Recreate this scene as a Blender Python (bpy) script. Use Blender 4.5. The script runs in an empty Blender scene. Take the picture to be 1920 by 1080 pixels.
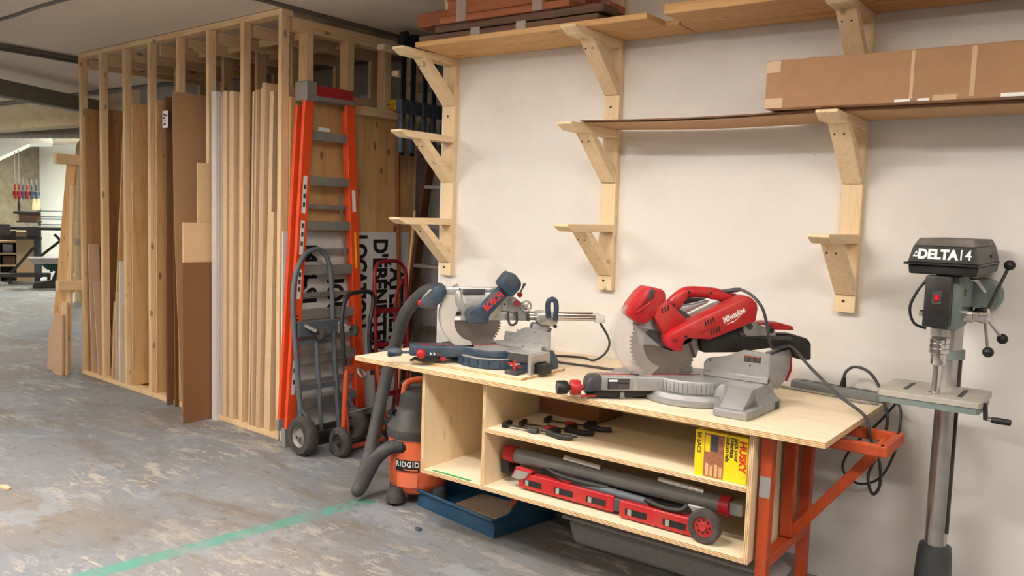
import bpy, bmesh, math, random
from mathutils import Vector, Matrix
random.seed(11)
scene = bpy.context.scene
col = scene.collection
V = Vector
PI = math.pi

# ------------------------------------------------------------------ camera
cam_data = bpy.data.cameras.new('camera')
cam_data.sensor_width = 36.0
cam_data.lens = 1567 * 36.0 / 1920
cam_data.clip_end = 200
cam = bpy.data.objects.new('camera', cam_data)
cam.matrix_world = Matrix(((0.80124702, -0.0791028, 0.59308175, 0.0),
                           (0.59742223, 0.05107602, -0.80029864, 0.0),
                           (0.03301361, 0.99555712, 0.08818228, 1.62),
                           (0, 0, 0, 1)))
col.objects.link(cam)
scene.camera = cam

# ------------------------------------------------------------------ world, light, exposure
world = bpy.data.worlds.new('world'); scene.world = world
world.use_nodes = True
world.node_tree.nodes['Background'].inputs[0].default_value = (0.8, 0.85, 0.9, 1)
world.node_tree.nodes['Background'].inputs[1].default_value = 0.02
scene.view_settings.view_transform = 'Standard'
scene.view_settings.look = 'None'
scene.view_settings.gamma = 1.0
scene.view_settings.use_curve_mapping = False
scene.view_settings.exposure = 0.0

CEIL = 2.94
def ceiling_lamp(x, y, power, length=1.2, width=0.16, rz=0.0, z=CEIL - 0.22, color=(1.0, 0.98, 0.965)):
    l = bpy.data.lights.new('fluorescent_light', 'AREA')
    l.shape = 'RECTANGLE'; l.size = length; l.size_y = width; l.energy = power; l.color = color
    o = bpy.data.objects.new('fluorescent_light', l)
    o.location = (x, y, z); o.rotation_euler = (0, 0, rz)
    col.objects.link(o)
    u = bpy.data.objects.new('fluorescent_uplight', l.copy())      # bare tubes shine on the ceiling too
    u.data.energy = power * 1.1
    u.location = (x, y, z - 0.02); u.rotation_euler = (PI, 0, rz)
    col.objects.link(u)
    return o
ceiling_lamp(-2.0, 1.55, 50)
ceiling_lamp(0.6, 1.3, 43)
ceiling_lamp(-4.7, 0.9, 80)
ceiling_lamp(-2.4, -1.4, 55)
ceiling_lamp(-9.0, 0.2, 70)
ceiling_lamp(-12.5, 3.0, 70)
ceiling_lamp(-17.0, 8.6, 170, color=(0.95, 1.0, 0.95))
ceiling_lamp(-20.5, 7.0, 170, color=(0.95, 1.0, 0.95))
ceiling_lamp(-16.0, 4.0, 90, color=(0.95, 1.0, 0.95))

# ------------------------------------------------------------------ materials
def lin(c):
    c = c / 255.0
    return c / 12.92 if c <= 0.04045 else ((c + 0.055) / 1.055) ** 2.4
def rgb(r, g, b): return (lin(r), lin(g), lin(b), 1.0)
def mulc(c, k): return (c[0] * k, c[1] * k, c[2] * k, 1.0)

class NT:
    def __init__(s, name):
        s.m = bpy.data.materials.new(name); s.m.use_nodes = True
        s.t = s.m.node_tree; s.n = s.t.nodes; s.l = s.t.links
        s.b = s.n['Principled BSDF']
    def node(s, typ, **kw):
        n = s.n.new(typ)
        for k, v in kw.items(): setattr(n, k, v)
        return n
    def link(s, a, b): s.l.new(a, b)
    def coords(s, scale=(1, 1, 1), rand=True, kind='Object'):
        tc = s.node('ShaderNodeTexCoord'); mp = s.node('ShaderNodeMapping')
        s.link(tc.outputs[kind], mp.inputs['Vector'])
        if rand:
            oi = s.node('ShaderNodeObjectInfo'); mu = s.node('ShaderNodeMath', operation='MULTIPLY')
            s.link(oi.outputs['Random'], mu.inputs[0]); mu.inputs[1].default_value = 37.0
            s.link(mu.outputs[0], mp.inputs['Location'])
        mp.inputs['Scale'].default_value = scale
        return mp.outputs['Vector']
    def noise(s, vec, scale, detail=3.0, rough=0.55, dist=0.0):
        n = s.node('ShaderNodeTexNoise'); s.link(vec, n.inputs['Vector'])
        n.inputs['Scale'].default_value = scale; n.inputs['Detail'].default_value = detail
        n.inputs['Roughness'].default_value = rough; n.inputs['Distortion'].default_value = dist
        return n.outputs['Fac']
    def ramp(s, fac, stops, interp='LINEAR'):
        r = s.node('ShaderNodeValToRGB'); r.color_ramp.interpolation = interp
        e = r.color_ramp.elements
        while len(e) < len(stops): e.new(0.5)
        for i, (p, c) in enumerate(stops):
            e[i].position = p; e[i].color = c if len(c) == 4 else (*c, 1)
        s.link(fac, r.inputs['Fac'])
        return r.outputs['Color']
    def mix(s, fac, a, b, mode='MIX'):
        n = s.node('ShaderNodeMix', data_type='RGBA', blend_type=mode)
        if isinstance(fac, (int, float)): n.inputs[0].default_value = fac
        else: s.link(fac, n.inputs[0])
        for sock, val in ((n.inputs[6], a), (n.inputs[7], b)):
            if isinstance(val, tuple): sock.default_value = val
            else: s.link(val, sock)
        return n.outputs[2]
    def math(s, op, a, b=None, clamp=False):
        n = s.node('ShaderNodeMath', operation=op); n.use_clamp = clamp
        for i, v in enumerate((a, b)):
            if v is None: continue
            if isinstance(v, (int, float)): n.inputs[i].default_value = v
            else: s.link(v, n.inputs[i])
        return n.outputs[0]
    def bump(s, h, strength=0.2, dist=0.01):
        n = s.node('ShaderNodeBump'); s.link(h, n.inputs['Height'])
        n.inputs['Strength'].default_value = strength; n.inputs['Distance'].default_value = dist
        s.link(n.outputs['Normal'], s.b.inputs['Normal'])
    def fin(s, colr, rough=0.5, metal=0.0, spec=0.4):
        if isinstance(colr, tuple): s.b.inputs['Base Color'].default_value = colr
        else: s.link(colr, s.b.inputs['Base Color'])
        s.b.inputs['Roughness'].default_value = rough; s.b.inputs['Metallic'].default_value = metal
        s.b.inputs['Specular IOR Level'].default_value = spec
        return s.m

W0 = (0, 0, 0, 1); W1 = (1, 1, 1, 1)
def plain(name, c, rough=0.5, metal=0.0, var=0.12, scale=30.0, dirt=None, dirt_amt=0.35, spec=0.4, bump=0.0):
    t = NT(name); v = t.coords((1, 1, 1))
    n = t.noise(v, scale, 4)
    cc = t.ramp(n, [(0.25, mulc(c, 1 - var)), (0.75, mulc(c, 1 + var))])
    if dirt:
        d = t.noise(v, scale * 0.3, 6, 0.7)
        f = t.ramp(d, [(0.45, W0), (0.75, (dirt_amt,) * 3 + (1,))])
        cc = t.mix(f, cc, dirt)
    if bump: t.bump(n, bump, 0.003)
    return t.fin(cc, rough, metal, spec)

def wood(name, light, dark, axis=2, knots=0.0, rough=0.65, grain=1.0):
    t = NT(name)
    sc = [26.0 * grain] * 3; sc[axis] = 1.1
    v = t.coords(tuple(sc))
    n = t.noise(v, 1.6, 4, 0.6, 1.2)
    c = t.ramp(n, [(0.3, dark), (0.5, mulc(light, 0.94)), (0.72, light)])
    v2 = t.coords((1, 1, 1))
    big = t.noise(v2, 2.2, 2)
    c = t.mix(t.ramp(big, [(0.35, W0), (0.7, (0.35, 0.35, 0.35, 1))]), c, mulc(dark, 1.02))
    if knots:
        s3 = [9.0] * 3; s3[axis] = 4.0
        v3 = t.coords(tuple(s3))
        vo = t.node('ShaderNodeTexVoronoi'); t.link(v3, vo.inputs['Vector']); vo.inputs['Scale'].default_value = 1.0
        k = t.ramp(vo.outputs['Distance'], [(0.0, (knots,) * 3 + (1,)), (0.09, (knots * .8,) * 3 + (1,)), (0.15, W0)])
        c = t.mix(k, c, rgb(92, 56, 30))
    t.bump(n, 0.12, 0.002)
    return t.fin(c, rough, 0, 0.3)

SPL, SPD = rgb(236, 206, 162), rgb(212, 172, 122)
def triple(base, **kw): return [wood(base + '_' + 'xyz'[i], axis=i, **kw) for i in range(3)]
SPRUCE = triple('spruce', light=SPL, dark=SPD, knots=0.75)
NEWPINE = triple('fresh_pine', light=rgb(242, 220, 182), dark=rgb(228, 196, 150), knots=0.55)
CEDAR = triple('reddish_board', light=rgb(176, 112, 78), dark=rgb(146, 84, 56))
OLDWOOD = triple('old_grey_board', light=rgb(120, 92, 74), dark=rgb(78, 56, 44))
PLANK = triple('shelf_plank', light=rgb(222, 180, 126), dark=rgb(194, 144, 92), knots=0.5)
FIRPLY = wood('fir_plywood', rgb(216, 176, 122), rgb(190, 144, 92), 2, 0.85, grain=0.35)
FIRPLYD = wood('brown_plywood', rgb(182, 140, 94), rgb(150, 110, 70), 2, 0.3, grain=0.4)
BIRCH = wood('birch_plywood', rgb(244, 228, 200), rgb(232, 210, 176), 0, 0.12, grain=0.3)
BIRCHZ = wood('birch_plywood_side', rgb(240, 218, 182), rgb(226, 198, 156), 2, 0.25, grain=0.3)
def plyedge(name, axis, period=0.0062):
    t = NT(name); tc = t.node('ShaderNodeTexCoord'); sp = t.node('ShaderNodeSeparateXYZ')
    t.link(tc.outputs['Object'], sp.inputs[0])
    w = t.math('SINE', t.math('MULTIPLY', sp.outputs[axis], 2 * PI / period))
    v = t.coords((6, 6, 6)); n = t.noise(v, 3.0, 3)
    c = t.ramp(t.math('ADD', t.math('MULTIPLY', w, 0.4), n), [(0.2, rgb(170, 126, 82)), (0.75, rgb(232, 206, 164))])
    return t.fin(c, 0.7, 0, 0.2)
PEDGE = [plyedge('plywood_edge_' + 'xyz'[i], i) for i in range(3)]
HARDB = plain('dark_hardboard', rgb(112, 76, 48), 0.6, var=0.06, scale=60)
HARDT = plain('tan_hardboard', rgb(178, 142, 104), 0.6, var=0.05, scale=60)
HARDBR = plain('brown_hardboard', rgb(124, 88, 56), 0.55, var=0.04, scale=80)
MDF = plain('pale_mdf', rgb(196, 166, 136), 0.7, var=0.06, scale=60)
MDFL = plain('light_mdf_edge', rgb(216, 186, 148), 0.7, var=0.07, scale=40)
MELAM = plain('white_melamine', rgb(216, 210, 204), 0.4, var=0.03, scale=20)
CREAM = plain('cream_panel', rgb(222, 190, 148), 0.6, var=0.04, scale=40)
CARD = plain('cardboard', rgb(160, 122, 90), 0.75, var=0.06, scale=18)
CARDT = plain('cardboard_tape', rgb(192, 162, 128), 0.45, var=0.05, scale=18)
CARDD = plain('brown_cardboard', rgb(150, 106, 66), 0.75, var=0.06, scale=18)
RED = plain('red_plastic', rgb(172, 28, 34), 0.38, var=0.08, scale=25, dirt=rgb(170, 120, 100), dirt_amt=0.25)
REDD = plain('dark_red_paint', rgb(130, 24, 30), 0.4, var=0.15, scale=25)
GREYC = plain('grey_cast_metal', rgb(150, 150, 150), 0.45, 0.35, var=0.08, scale=25, dirt=rgb(170, 160, 145), dirt_amt=0.3)
ALU = plain('aluminium', rgb(186, 186, 182), 0.38, 0.7, var=0.07, scale=30, dirt=rgb(160, 152, 140), dirt_amt=0.3)
ALUD = plain('dull_aluminium', rgb(150, 146, 140), 0.55, 0.35, var=0.1, scale=20, dirt=rgb(110, 100, 90), dirt_amt=0.4)
STEEL = plain('blade_steel', rgb(136, 126, 118), 0.3, 0.85, var=0.1, scale=12)
CHROME = plain('chrome', rgb(215, 212, 208), 0.14, 1.0, var=0.04, scale=20)
BLACK = plain('black_plastic', rgb(28, 27, 27), 0.45, var=0.2, scale=30, dirt=rgb(110, 102, 95), dirt_amt=0.14)
DGREY = plain('dark_grey_plastic', rgb(62, 62, 64), 0.5, var=0.12, scale=30, dirt=rgb(140, 130, 120), dirt_amt=0.25)
RUBBER = plain('rubber', rgb(58, 54, 51), 0.8, var=0.15, scale=40, dirt=rgb(120, 112, 104), dirt_amt=0.4)
HOSE = plain('hose_rubber', rgb(66, 65, 66), 0.6, var=0.12, scale=30, dirt=rgb(120, 114, 108), dirt_amt=0.25)
BBLUE = plain('blue_plastic', rgb(38, 58, 76), 0.5, var=0.12, scale=25, dirt=rgb(130, 130, 128), dirt_amt=0.35)
BINBLUE = plain('blue_bin_plastic', rgb(24, 72, 104), 0.5, var=0.12, scale=14, dirt=rgb(120, 130, 140), dirt_amt=0.25)
ORANGE = plain('orange_steel_paint', rgb(182, 72, 32), 0.5, var=0.1, scale=18, dirt=rgb(136, 72, 50), dirt_amt=0.5)
SAFOR = plain('orange_fibreglass', rgb(232, 78, 34), 0.42, var=0.06, scale=18, dirt=rgb(170, 92, 66), dirt_amt=0.25)
VACOR = plain('orange_vacuum_plastic', rgb(226, 108, 66), 0.5, var=0.06, scale=12, dirt=rgb(196, 150, 128), dirt_amt=0.35)
TEAL = plain('teal_cast_iron', rgb(112, 126, 122), 0.5, var=0.12, scale=25, dirt=rgb(150, 146, 138), dirt_amt=0.4)
GREYST = plain('grey_steel_paint', rgb(92, 98, 106), 0.5, 0.1, var=0.12, scale=25, dirt=rgb(60, 54, 50), dirt_amt=0.4)
DSTEEL = plain('dark_steel', rgb(58, 54, 50), 0.55, 0.3, var=0.2, scale=20)
SIGNW = plain('sign_white', rgb(226, 224, 220), 0.55, var=0.04, scale=8, dirt=rgb(180, 172, 164), dirt_amt=0.3)
SIGNK = plain('sign_black_print', rgb(28, 27, 28), 0.6, var=0.1, scale=20)
WHITE = plain('white_print', rgb(240, 240, 238), 0.5, var=0.02, scale=20)
REDINK = plain('red_print', rgb(206, 44, 40), 0.5, var=0.04, scale=20)
YELLOW = plain('yellow_card', rgb(246, 210, 30), 0.45, var=0.04, scale=20)
YELLOWP = plain('yellow_plastic', rgb(196, 152, 34), 0.5, var=0.1, scale=20)
COPPER = plain('brown_rod', rgb(140, 82, 40), 0.45, 0.2, var=0.15, scale=20)
GREEN = plain('green_marker', rgb(46, 150, 74), 0.6, var=0.2, scale=60)
DGREEN = plain('dark_green_paint', rgb(22, 66, 62), 0.5, var=0.15, scale=20)
TEALDUCT = plain('galvanised_duct', rgb(150, 142, 128), 0.45, 0.5, var=0.15, scale=14)
BEIGEDUCT = plain('beige_duct', rgb(186, 164, 128), 0.5, 0.2, var=0.12, scale=14)
PINKPR = plain('photo_print', rgb(150, 96, 70), 0.5, var=0.35, scale=60)
def clearplastic(name, c, alpha):
    t = NT(name); v = t.coords(); n = t.noise(v, 14, 4)
    t.b.inputs['Alpha'].default_value = alpha
    cc = t.ramp(n, [(0.3, mulc(c, .9)), (0.7, c)])
    return t.fin(cc, 0.25, 0, 0.5)
CLEAR = clearplastic('clear_guard', rgb(225, 215, 205), 0.2)
WRAP = clearplastic('stretch_wrap', rgb(226, 216, 206), 0.5)

# ------------------------------------------------------------------ mesh builder
class MB:
    def __init__(s): s.v = []; s.f = []; s.mi = []
    def add(s, verts, faces, mi=0):
        o = len(s.v); s.v += [V(p) for p in verts]
        s.f += [tuple(i + o for i in f) for f in faces]; s.mi += [mi] * len(faces)
        return s
    def box(s, c, d, rot=None, mi=0, mis=None):
        x, y, z = (k / 2 for k in d); c = V(c)
        vs = [V((a, b, e)) for a in (-x, x) for b in (-y, y) for e in (-z, z)]
        if rot is not None: vs = [rot @ p for p in vs]
        fs = [(0, 1, 3, 2), (4, 6, 7, 5), (0, 4, 5, 1), (2, 3, 7, 6), (0, 2, 6, 4), (1, 5, 7, 3)]
        s.add([p + c for p in vs], fs, mi)
        if mis:  # material per axis x, y, z
            for i, a in enumerate((0, 0, 1, 1, 2, 2)): s.mi[-6 + i] = mis[a]
        return s
    def box2(s, lo, hi, **k):
        return s.box([(a + b) / 2 for a, b in zip(lo, hi)], [abs(b - a) for a, b in zip(lo, hi)], **k)
    def bar(s, p0, p1, w, h, up=(0, 0, 1), mi=0):
        p0, p1 = V(p0), V(p1); d = (p1 - p0).normalized(); up = V(up)
        r = d.cross(up)
        if r.length < 1e-4: r = d.cross(V((1, 0, 0)))
        r.normalize(); u = r.cross(d)
        vs = []
        for p in (p0, p1):
            for a, b in ((-1, -1), (1, -1), (1, 1), (-1, 1)): vs.append(p + r * (a * w / 2) + u * (b * h / 2))
        return s.add(vs, [(0, 3, 2, 1), (4, 5, 6, 7), (0, 1, 5, 4), (1, 2, 6, 5), (2, 3, 7, 6), (3, 0, 4, 7)], mi)
    def tube(s, pts, r, n=10, caps=True, mi=0, closed=False, flat=1.0):
        pts = [V(p) for p in pts]; rs = r if isinstance(r, (list, tuple)) else [r] * len(pts)
        rings = []; prev = None; N = len(pts)
        for i, p in enumerate(pts):
            a = pts[i - 1] if i or closed else p; b = pts[(i + 1) % N] if i < N - 1 or closed else p
            t = (b - a).normalized()
            if prev is None:
                ref = V((0, 0, 1)) if abs(t.z) < 0.9 else V((1, 0, 0))
                u = (ref - t * ref.dot(t)).normalized()
            else:
                u = prev - t * prev.dot(t); u.normalize()
            prev = u; w = t.cross(u)
            rings.append([p + (u * math.cos(2 * PI * k / n) + w * flat * math.sin(2 * PI * k / n)) * rs[i] for k in range(n)])
        vs = [q for R in rings for q in R]; fs = []
        for i in range(N if closed else N - 1):
            j = (i + 1) % N
            for k in range(n):
                fs.append((i * n + k, i * n + (k + 1) % n, j * n + (k + 1) % n, j * n + k))
        if caps and not closed:
            fs.append(tuple(reversed(range(n)))); fs.append(tuple((N - 1) * n + k for k in range(n)))
        return s.add(vs, fs, mi)
    def cyl(s, p0, p1, r, r1=None, n=16, mi=0):
        return s.tube([p0, p1], [r, r if r1 is None else r1], n, True, mi)
    def lathe(s, prof, o=(0, 0, 0), d=(0, 0, 1), n=24, mi=0, a0=0.0, a1=2 * PI):
        o, d = V(o), V(d).normalized()
        ref = V((1, 0, 0)) if abs(d.x) < 0.9 else V((0, 1, 0))
        u = (ref - d * ref.dot(d)).normalized(); w = d.cross(u)
        full = abs(a1 - a0 - 2 * PI) < 1e-6; m = n if full else n + 1
        vs = []
        for r, h in prof:
            for k in range(m):
                a = a0 + (a1 - a0) * k / n
                vs.append(o + d * h + (u * math.cos(a) + w * math.sin(a)) * r)
        fs = []
        for i in range(len(prof) - 1):
            for k in range(n):
                k2 = (k + 1) % m
                fs.append((i * m + k, i * m + k2, (i + 1) * m + k2, (i + 1) * m + k))
        if full and prof[0] != prof[-1]:
            if prof[0][0] > 1e-5: fs.append(tuple(reversed(range(m))))
            if prof[-1][0] > 1e-5: fs.append(tuple((len(prof) - 1) * m + k for k in range(m)))
        return s.add(vs, fs, mi)
    def prism(s, pts, a, b, fn=None, mi=0):
        """outline in 2-D given depth a..b; default frame: (u, z) with depth along y"""
        fn = fn or (lambda u, w, d: (u, d, w))
        ar = sum(p[0] * q[1] - q[0] * p[1] for p, q in zip(pts, pts[1:] + pts[:1]))
        if ar < 0: pts = pts[::-1]
        n = len(pts)
        vs = [fn(u, w, a) for u, w in pts] + [fn(u, w, b) for u, w in pts]
        fs = [tuple(range(n)), tuple(reversed(range(n, 2 * n)))]
        fs += [(i, i + n, (i + 1) % n + n, (i + 1) % n) for i in range(n)]
        return s.add(vs, fs, mi)
    def sphere(s, c, r, n=14, m=9, sc=(1, 1, 1), mi=0):
        pr = [(max(1e-6, math.sin(PI * i / m)), -math.cos(PI * i / m)) for i in range(m + 1)]
        o = len(s.v); s.lathe(pr, n=n, mi=mi)
        for i in range(o, len(s.v)):
            p = s.v[i]; s.v[i] = V((p.x * r * sc[0], p.y * r * sc[1], p.z * r * sc[2])) + V(c)
        return s
    def torus(s, c, R, r, d=(0, 0, 1), n=24, m=8, mi=0):
        d = V(d).normalized(); ref = V((1, 0, 0)) if abs(d.x) < 0.9 else V((0, 1, 0))
        u = (ref - d * ref.dot(d)).normalized(); w = d.cross(u); c = V(c)
        return s.tube([c + (u * math.cos(2 * PI * k / n) + w * math.sin(2 * PI * k / n)) * R for k in range(n)], r, m, closed=True, mi=mi)
    def xf(s, mat):
        s.v = [mat @ p for p in s.v]; return s
    def build(s, name, mat, parent=None, bevel=0.0, seg=1, smooth=None, kind=None, label=None):
        me = bpy.data.meshes.new(name)
        bm = bmesh.new()
        bv = [bm.verts.new(p) for p in s.v]
        bm.verts.ensure_lookup_table()
        for f, mi in zip(s.f, s.mi):
            try:
                fc = bm.faces.new([bv[i] for i in f]); fc.material_index = mi
            except ValueError: pass
        bmesh.ops.remove_doubles(bm, verts=bm.verts, dist=1e-6)
        bmesh.ops.recalc_face_normals(bm, faces=bm.faces)
        if bevel:
            ed = [e for e in bm.edges if len(e.link_faces) == 2 and e.calc_face_angle(0) > 0.6]
            bmesh.ops.bevel(bm, geom=ed, offset=bevel, segments=seg, affect='EDGES', profile=0.5, clamp_overlap=True)
        bm.to_mesh(me); bm.free()
        for m in (mat if isinstance(mat, (list, tuple)) else [mat]): me.materials.append(m)
        if smooth is not None:
            for p in me.polygons: p.use_smooth = True
            me.set_sharp_from_angle(angle=math.radians(smooth))
        return link(name, me, parent, kind, label)

def link(name, me, parent=None, kind=None, label=None):
    o = bpy.data.objects.new(name, me); col.objects.link(o)
    if parent is not None: o.parent = parent
    if kind: o['kind'] = kind
    if label: o['label'] = label
    return o
def tag(o, label, cat, group=None):
    o['label'] = label; o['category'] = cat
    if group: o['group'] = group
    return o
def thing(name, label, cat, loc=(0, 0, 0), rz=0.0, group=None):
    o = bpy.data.objects.new(name, None); col.objects.link(o)
    o.empty_display_size = 0.1
    o.location = loc; o.rotation_euler = (0, 0, rz)
    return tag(o, label, cat, group)
def copy_tree(o, parent=None):
    c = o.copy(); col.objects.link(c)
    if parent is not None: c.parent = parent
    for ch in list(o.children): copy_tree(ch, c)
    return c
def struct(o): o['kind'] = 'structure'; return o
def B(lo, hi, **k): return MB().box2(lo, hi, **k)
def spline(pts, n=8):
    P = [V(p) for p in pts]; P = [P[0] * 2 - P[1]] + P + [P[-1] * 2 - P[-2]]; out = []
    for i in range(1, len(P) - 2):
        for k in range(n):
            t = k / n; a, b, c, d = P[i - 1:i + 3]
            out.append(0.5 * ((2 * b) + (c - a) * t + (2 * a - 5 * b + 4 * c - d) * t * t + (3 * b - a - 3 * c + d) * t ** 3))
    out.append(P[-2]); return out
def text(name, s, size, mat, parent, origin, xdir, ydir, bold=0.0, sx=1.0, depth=0.0006, align='CENTER', shear=0.0, label=None):
    """flat lettering standing just proud of a surface; origin is the centre of the line"""
    cu = bpy.data.curves.new(name, 'FONT'); cu.body = s; cu.size = size; cu.offset = bold
    cu.align_x = align; cu.align_y = 'CENTER'; cu.extrude = depth; cu.resolution_u = 3; cu.shear = shear
    tmp = bpy.data.objects.new(name, cu)
    me = bpy.data.meshes.new_from_object(tmp)
    bpy.data.objects.remove(tmp); bpy.data.curves.remove(cu)
    x = V(xdir).normalized(); y = V(ydir).normalized(); z = x.cross(y)
    M = Matrix(((x.x * sx, y.x, z.x, origin[0]), (x.y * sx, y.y, z.y, origin[1]), (x.z * sx, y.z, z.z, origin[2]), (0, 0, 0, 1)))
    me.transform(M); me.materials.clear(); me.materials.append(mat); me.name = name
    return link(name, me, parent, None, label)

# ================================================================== THE SETTING
WY = 3.87           # face of the white wall behind the bench
BACKY = 5.3         # wall behind the lumber rack
def floor_mat():
    t = NT('worn_painted_concrete')
    v = t.coords((1, 1, 1), rand=False)
    v2 = t.coords((1.0, 1.6, 1.0), rand=False)
    vs = t.coords((0.7, 2.2, 1.0), rand=False)
    base = t.ramp(t.noise(v, 0.6, 6, 0.62, 0.5), [(0.3, rgb(112, 108, 102)), (0.42, rgb(117, 118, 119)), (0.52, rgb(121, 125, 132)), (0.62, rgb(128, 130, 134)), (0.75, rgb(140, 142, 148))])
    brown = t.ramp(t.noise(vs, 1.1, 8, 0.68, 0.5), [(0.5, W0), (0.62, (0.8,) * 3 + (1,))])
    c = t.mix(brown, base, rgb(112, 102, 90))
    pink = t.ramp(t.noise(v, 0.35, 4, 0.6), [(0.52, W0), (0.68, (0.5,) * 3 + (1,))])
    c = t.mix(pink, c, rgb(158, 144, 132))
    pale = t.ramp(t.noise(vs, 1.7, 9, 0.72, 0.4), [(0.58, W0), (0.63, (0.6,) * 3 + (1,))])
    c = t.mix(pale, c, rgb(160, 152, 142))
    blue = t.ramp(t.noise(v2, 1.9, 8, 0.7, 0.3), [(0.55, W0), (0.6, (0.55,) * 3 + (1,))])
    c = t.mix(blue, c, rgb(148, 154, 164))
    zone = t.ramp(t.noise(v, 0.9, 4, 0.6), [(0.46, W0), (0.56, W1)])
    chip = t.ramp(t.noise(vs, 5.5, 10, 0.76, 0.8), [(0.53, W0), (0.575, (0.85,) * 3 + (1,))])
    c = t.mix(t.math('MULTIPLY', zone, chip), c, rgb(178, 168, 154))
    speck = t.ramp(t.noise(v, 38, 6, 0.75), [(0.62, W0), (0.68, (0.8,) * 3 + (1,))])
    c = t.mix(speck, c, rgb(176, 172, 168))
    dark = t.ramp(t.noise(v, 13, 7, 0.75), [(0.34, (0.6,) * 3 + (1,)), (0.45, W0)])
    c = t.mix(dark, c, rgb(88, 82, 76))
    # worn green floor line
    tc = t.node('ShaderNodeTexCoord'); sp = t.node('ShaderNodeSeparateXYZ'); t.link(tc.outputs['Object'], sp.inputs[0])
    x, y = sp.outputs[0], sp.outputs[1]
    # centre line x = -3.52 + 0.155*(y-1.9)
    off = t.math('ABSOLUTE', t.math('SUBTRACT', x, t.math('ADD', t.math('MULTIPLY', t.math('SUBTRACT', y, 1.9), 0.14), -3.50)))
    wob = t.math('MULTIPLY', t.math('SUBTRACT', t.noise(v, 14, 4), 0.5), 0.03)
    a = t.math('LESS_THAN', t.math('ADD', off, wob), 0.052)
    inr = t.math('MULTIPLY', t.math('GREATER_THAN', y, 1.2), t.math('LESS_THAN', y, 3.22))
    worn = t.ramp(t.noise(v, 6.5, 6, 0.7), [(0.4, W0), (0.54, W1)])
    g = t.math('MULTIPLY', t.math('MULTIPLY', a, inr), t.math('MULTIPLY', worn, 0.72))
    c = t.mix(g, c, rgb(62, 150, 132))
    t.bump(t.noise(v2, 7.0, 8, 0.7), 0.18, 0.01)
    m = t.fin(c, 0.62, 0, 0.35)
    return m
def wall_mat(name, base, stain, amt, scale=1.4):
    t = NT(name); v = t.coords((1, 1, 1), rand=False)
    n = t.noise(v, scale, 6, 0.62)
    c = t.mix(t.ramp(n, [(0.5, W0), (0.75, (amt,) * 3 + (1,))]), base, stain)
    sp = t.node('ShaderNodeTexVoronoi'); t.link(v, sp.inputs['Vector']); sp.inputs['Scale'].default_value = 3.2
    d = t.ramp(sp.outputs['Distance'], [(0.0, (0.7,) * 3 + (1,)), (0.018, (0.5,) * 3 + (1,)), (0.024, W0)])
    c = t.mix(d, c, mulc(stain, 0.55))
    t.bump(t.noise(v, 40, 4), 0.06, 0.003)
    return t.fin(c, 0.7, 0, 0.3)
MWALL = wall_mat('white_wall_paint', rgb(236, 231, 224), rgb(214, 206, 196), 0.5)
MCEIL = wall_mat('grey_ceiling_paint', rgb(226, 212, 192), rgb(204, 186, 162), 0.6, 0.9)
MBEIGE = wall_mat('stained_beige_paint', rgb(212, 194, 162), rgb(168, 136, 100), 0.8, 2.4)
MFARW = wall_mat('far_white_paint', rgb(236, 238, 232), rgb(206, 206, 196), 0.4)
MGREYW = wall_mat('grey_plaster', rgb(172, 166, 156), rgb(136, 128, 116), 0.7, 1.6)
MBRICK = plain('old_brick', rgb(128, 118, 98), 0.85, var=0.28, scale=7, dirt=rgb(170, 164, 150), dirt_amt=0.5)

struct(B((-30, -6, -0.2), (3.2, 16, 0)).build('floor', floor_mat()))
ceiling = struct(B((-30, -6, CEIL), (3.2, 16, CEIL + 0.2)).build('ceiling', MCEIL))
struct(B((-3.44, WY, 0), (3.2, WY + 0.14, CEIL)).build('wall_back', MWALL))
struct(B((3.0, -6, 0), (3.2, WY, CEIL)).build('wall_right', MWALL))
struct(B((-30, -6.2, 0), (3.2, -6, CEIL)).build('wall_front', MWALL))
struct(B((-9.4, BACKY, 0), (3.2, BACKY + 0.15, CEIL)).build('wall_alcove', MGREYW))
struct(B((-15.5, BACKY, 2.57), (-9.4, BACKY + 0.25, CEIL)).build('trim_1', MBEIGE))          # header over the wide opening
struct(B((-30, 9.95, 0), (-9.4, 10.15, CEIL)).build('wall_far', MFARW))
struct(B((-22.6, -6, 0), (-22.4, 16, CEIL)).build('wall_left', MBRICK))

# conduits and seams on the ceiling
def tube_thing(name, pts, r, mat, label, cat, n=8, group=None, sm=40):
    o = MB().tube(pts, r, n).build(name, mat, smooth=sm)
    return tag(o, label, cat, group)
CONDM = plain('painted_conduit', rgb(104, 96, 88), 0.55, 0.2, var=0.2, scale=10)
for i, (dx, lab) in enumerate(((0.0, 'thin grey conduit bending along the ceiling behind the lumber rack, nearer of the pair'),
                               (-0.16, 'thin grey conduit along the ceiling behind the lumber rack, farther of the pair'))):
    tube_thing('ceiling_conduit', spline([(-7.86 + dx, -2, 2.918), (-7.9 + dx, 2.0, 2.918), (-7.98 + dx, 3.9, 2.918), (-8.2 + dx, 4.9 - dx, 2.918), (-8.6 + dx, 5.2, 2.918), (-14.5, 5.24 + dx * .3, 2.918)], 6),
               0.018 + 0.004 * i, CONDM, lab, 'conduit', group='ceiling conduits')
tube_thing('ceiling_conduit', [(-8.2, 5.22, 2.9), (-5.0, 5.2, 2.9), (-3.2, 5.2, 2.9)], 0.02, CONDM, 'straight grey conduit along the top of the alcove wall', 'conduit', group='ceiling conduits')
o = MB().tube(spline([(-9.5, 2.72, 2.93), (-7.0, 2.8, 2.935), (-5.9, 2.75, 2.935), (-3.5, 2.76, 2.935)], 5), 0.016, 6).build('ceiling_seam', CONDM, ceiling)
o = B((-4.63, 3.2, 2.925), (-4.575, 5.3, 2.945)).build('ceiling_seam', CONDM, ceiling)
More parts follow.
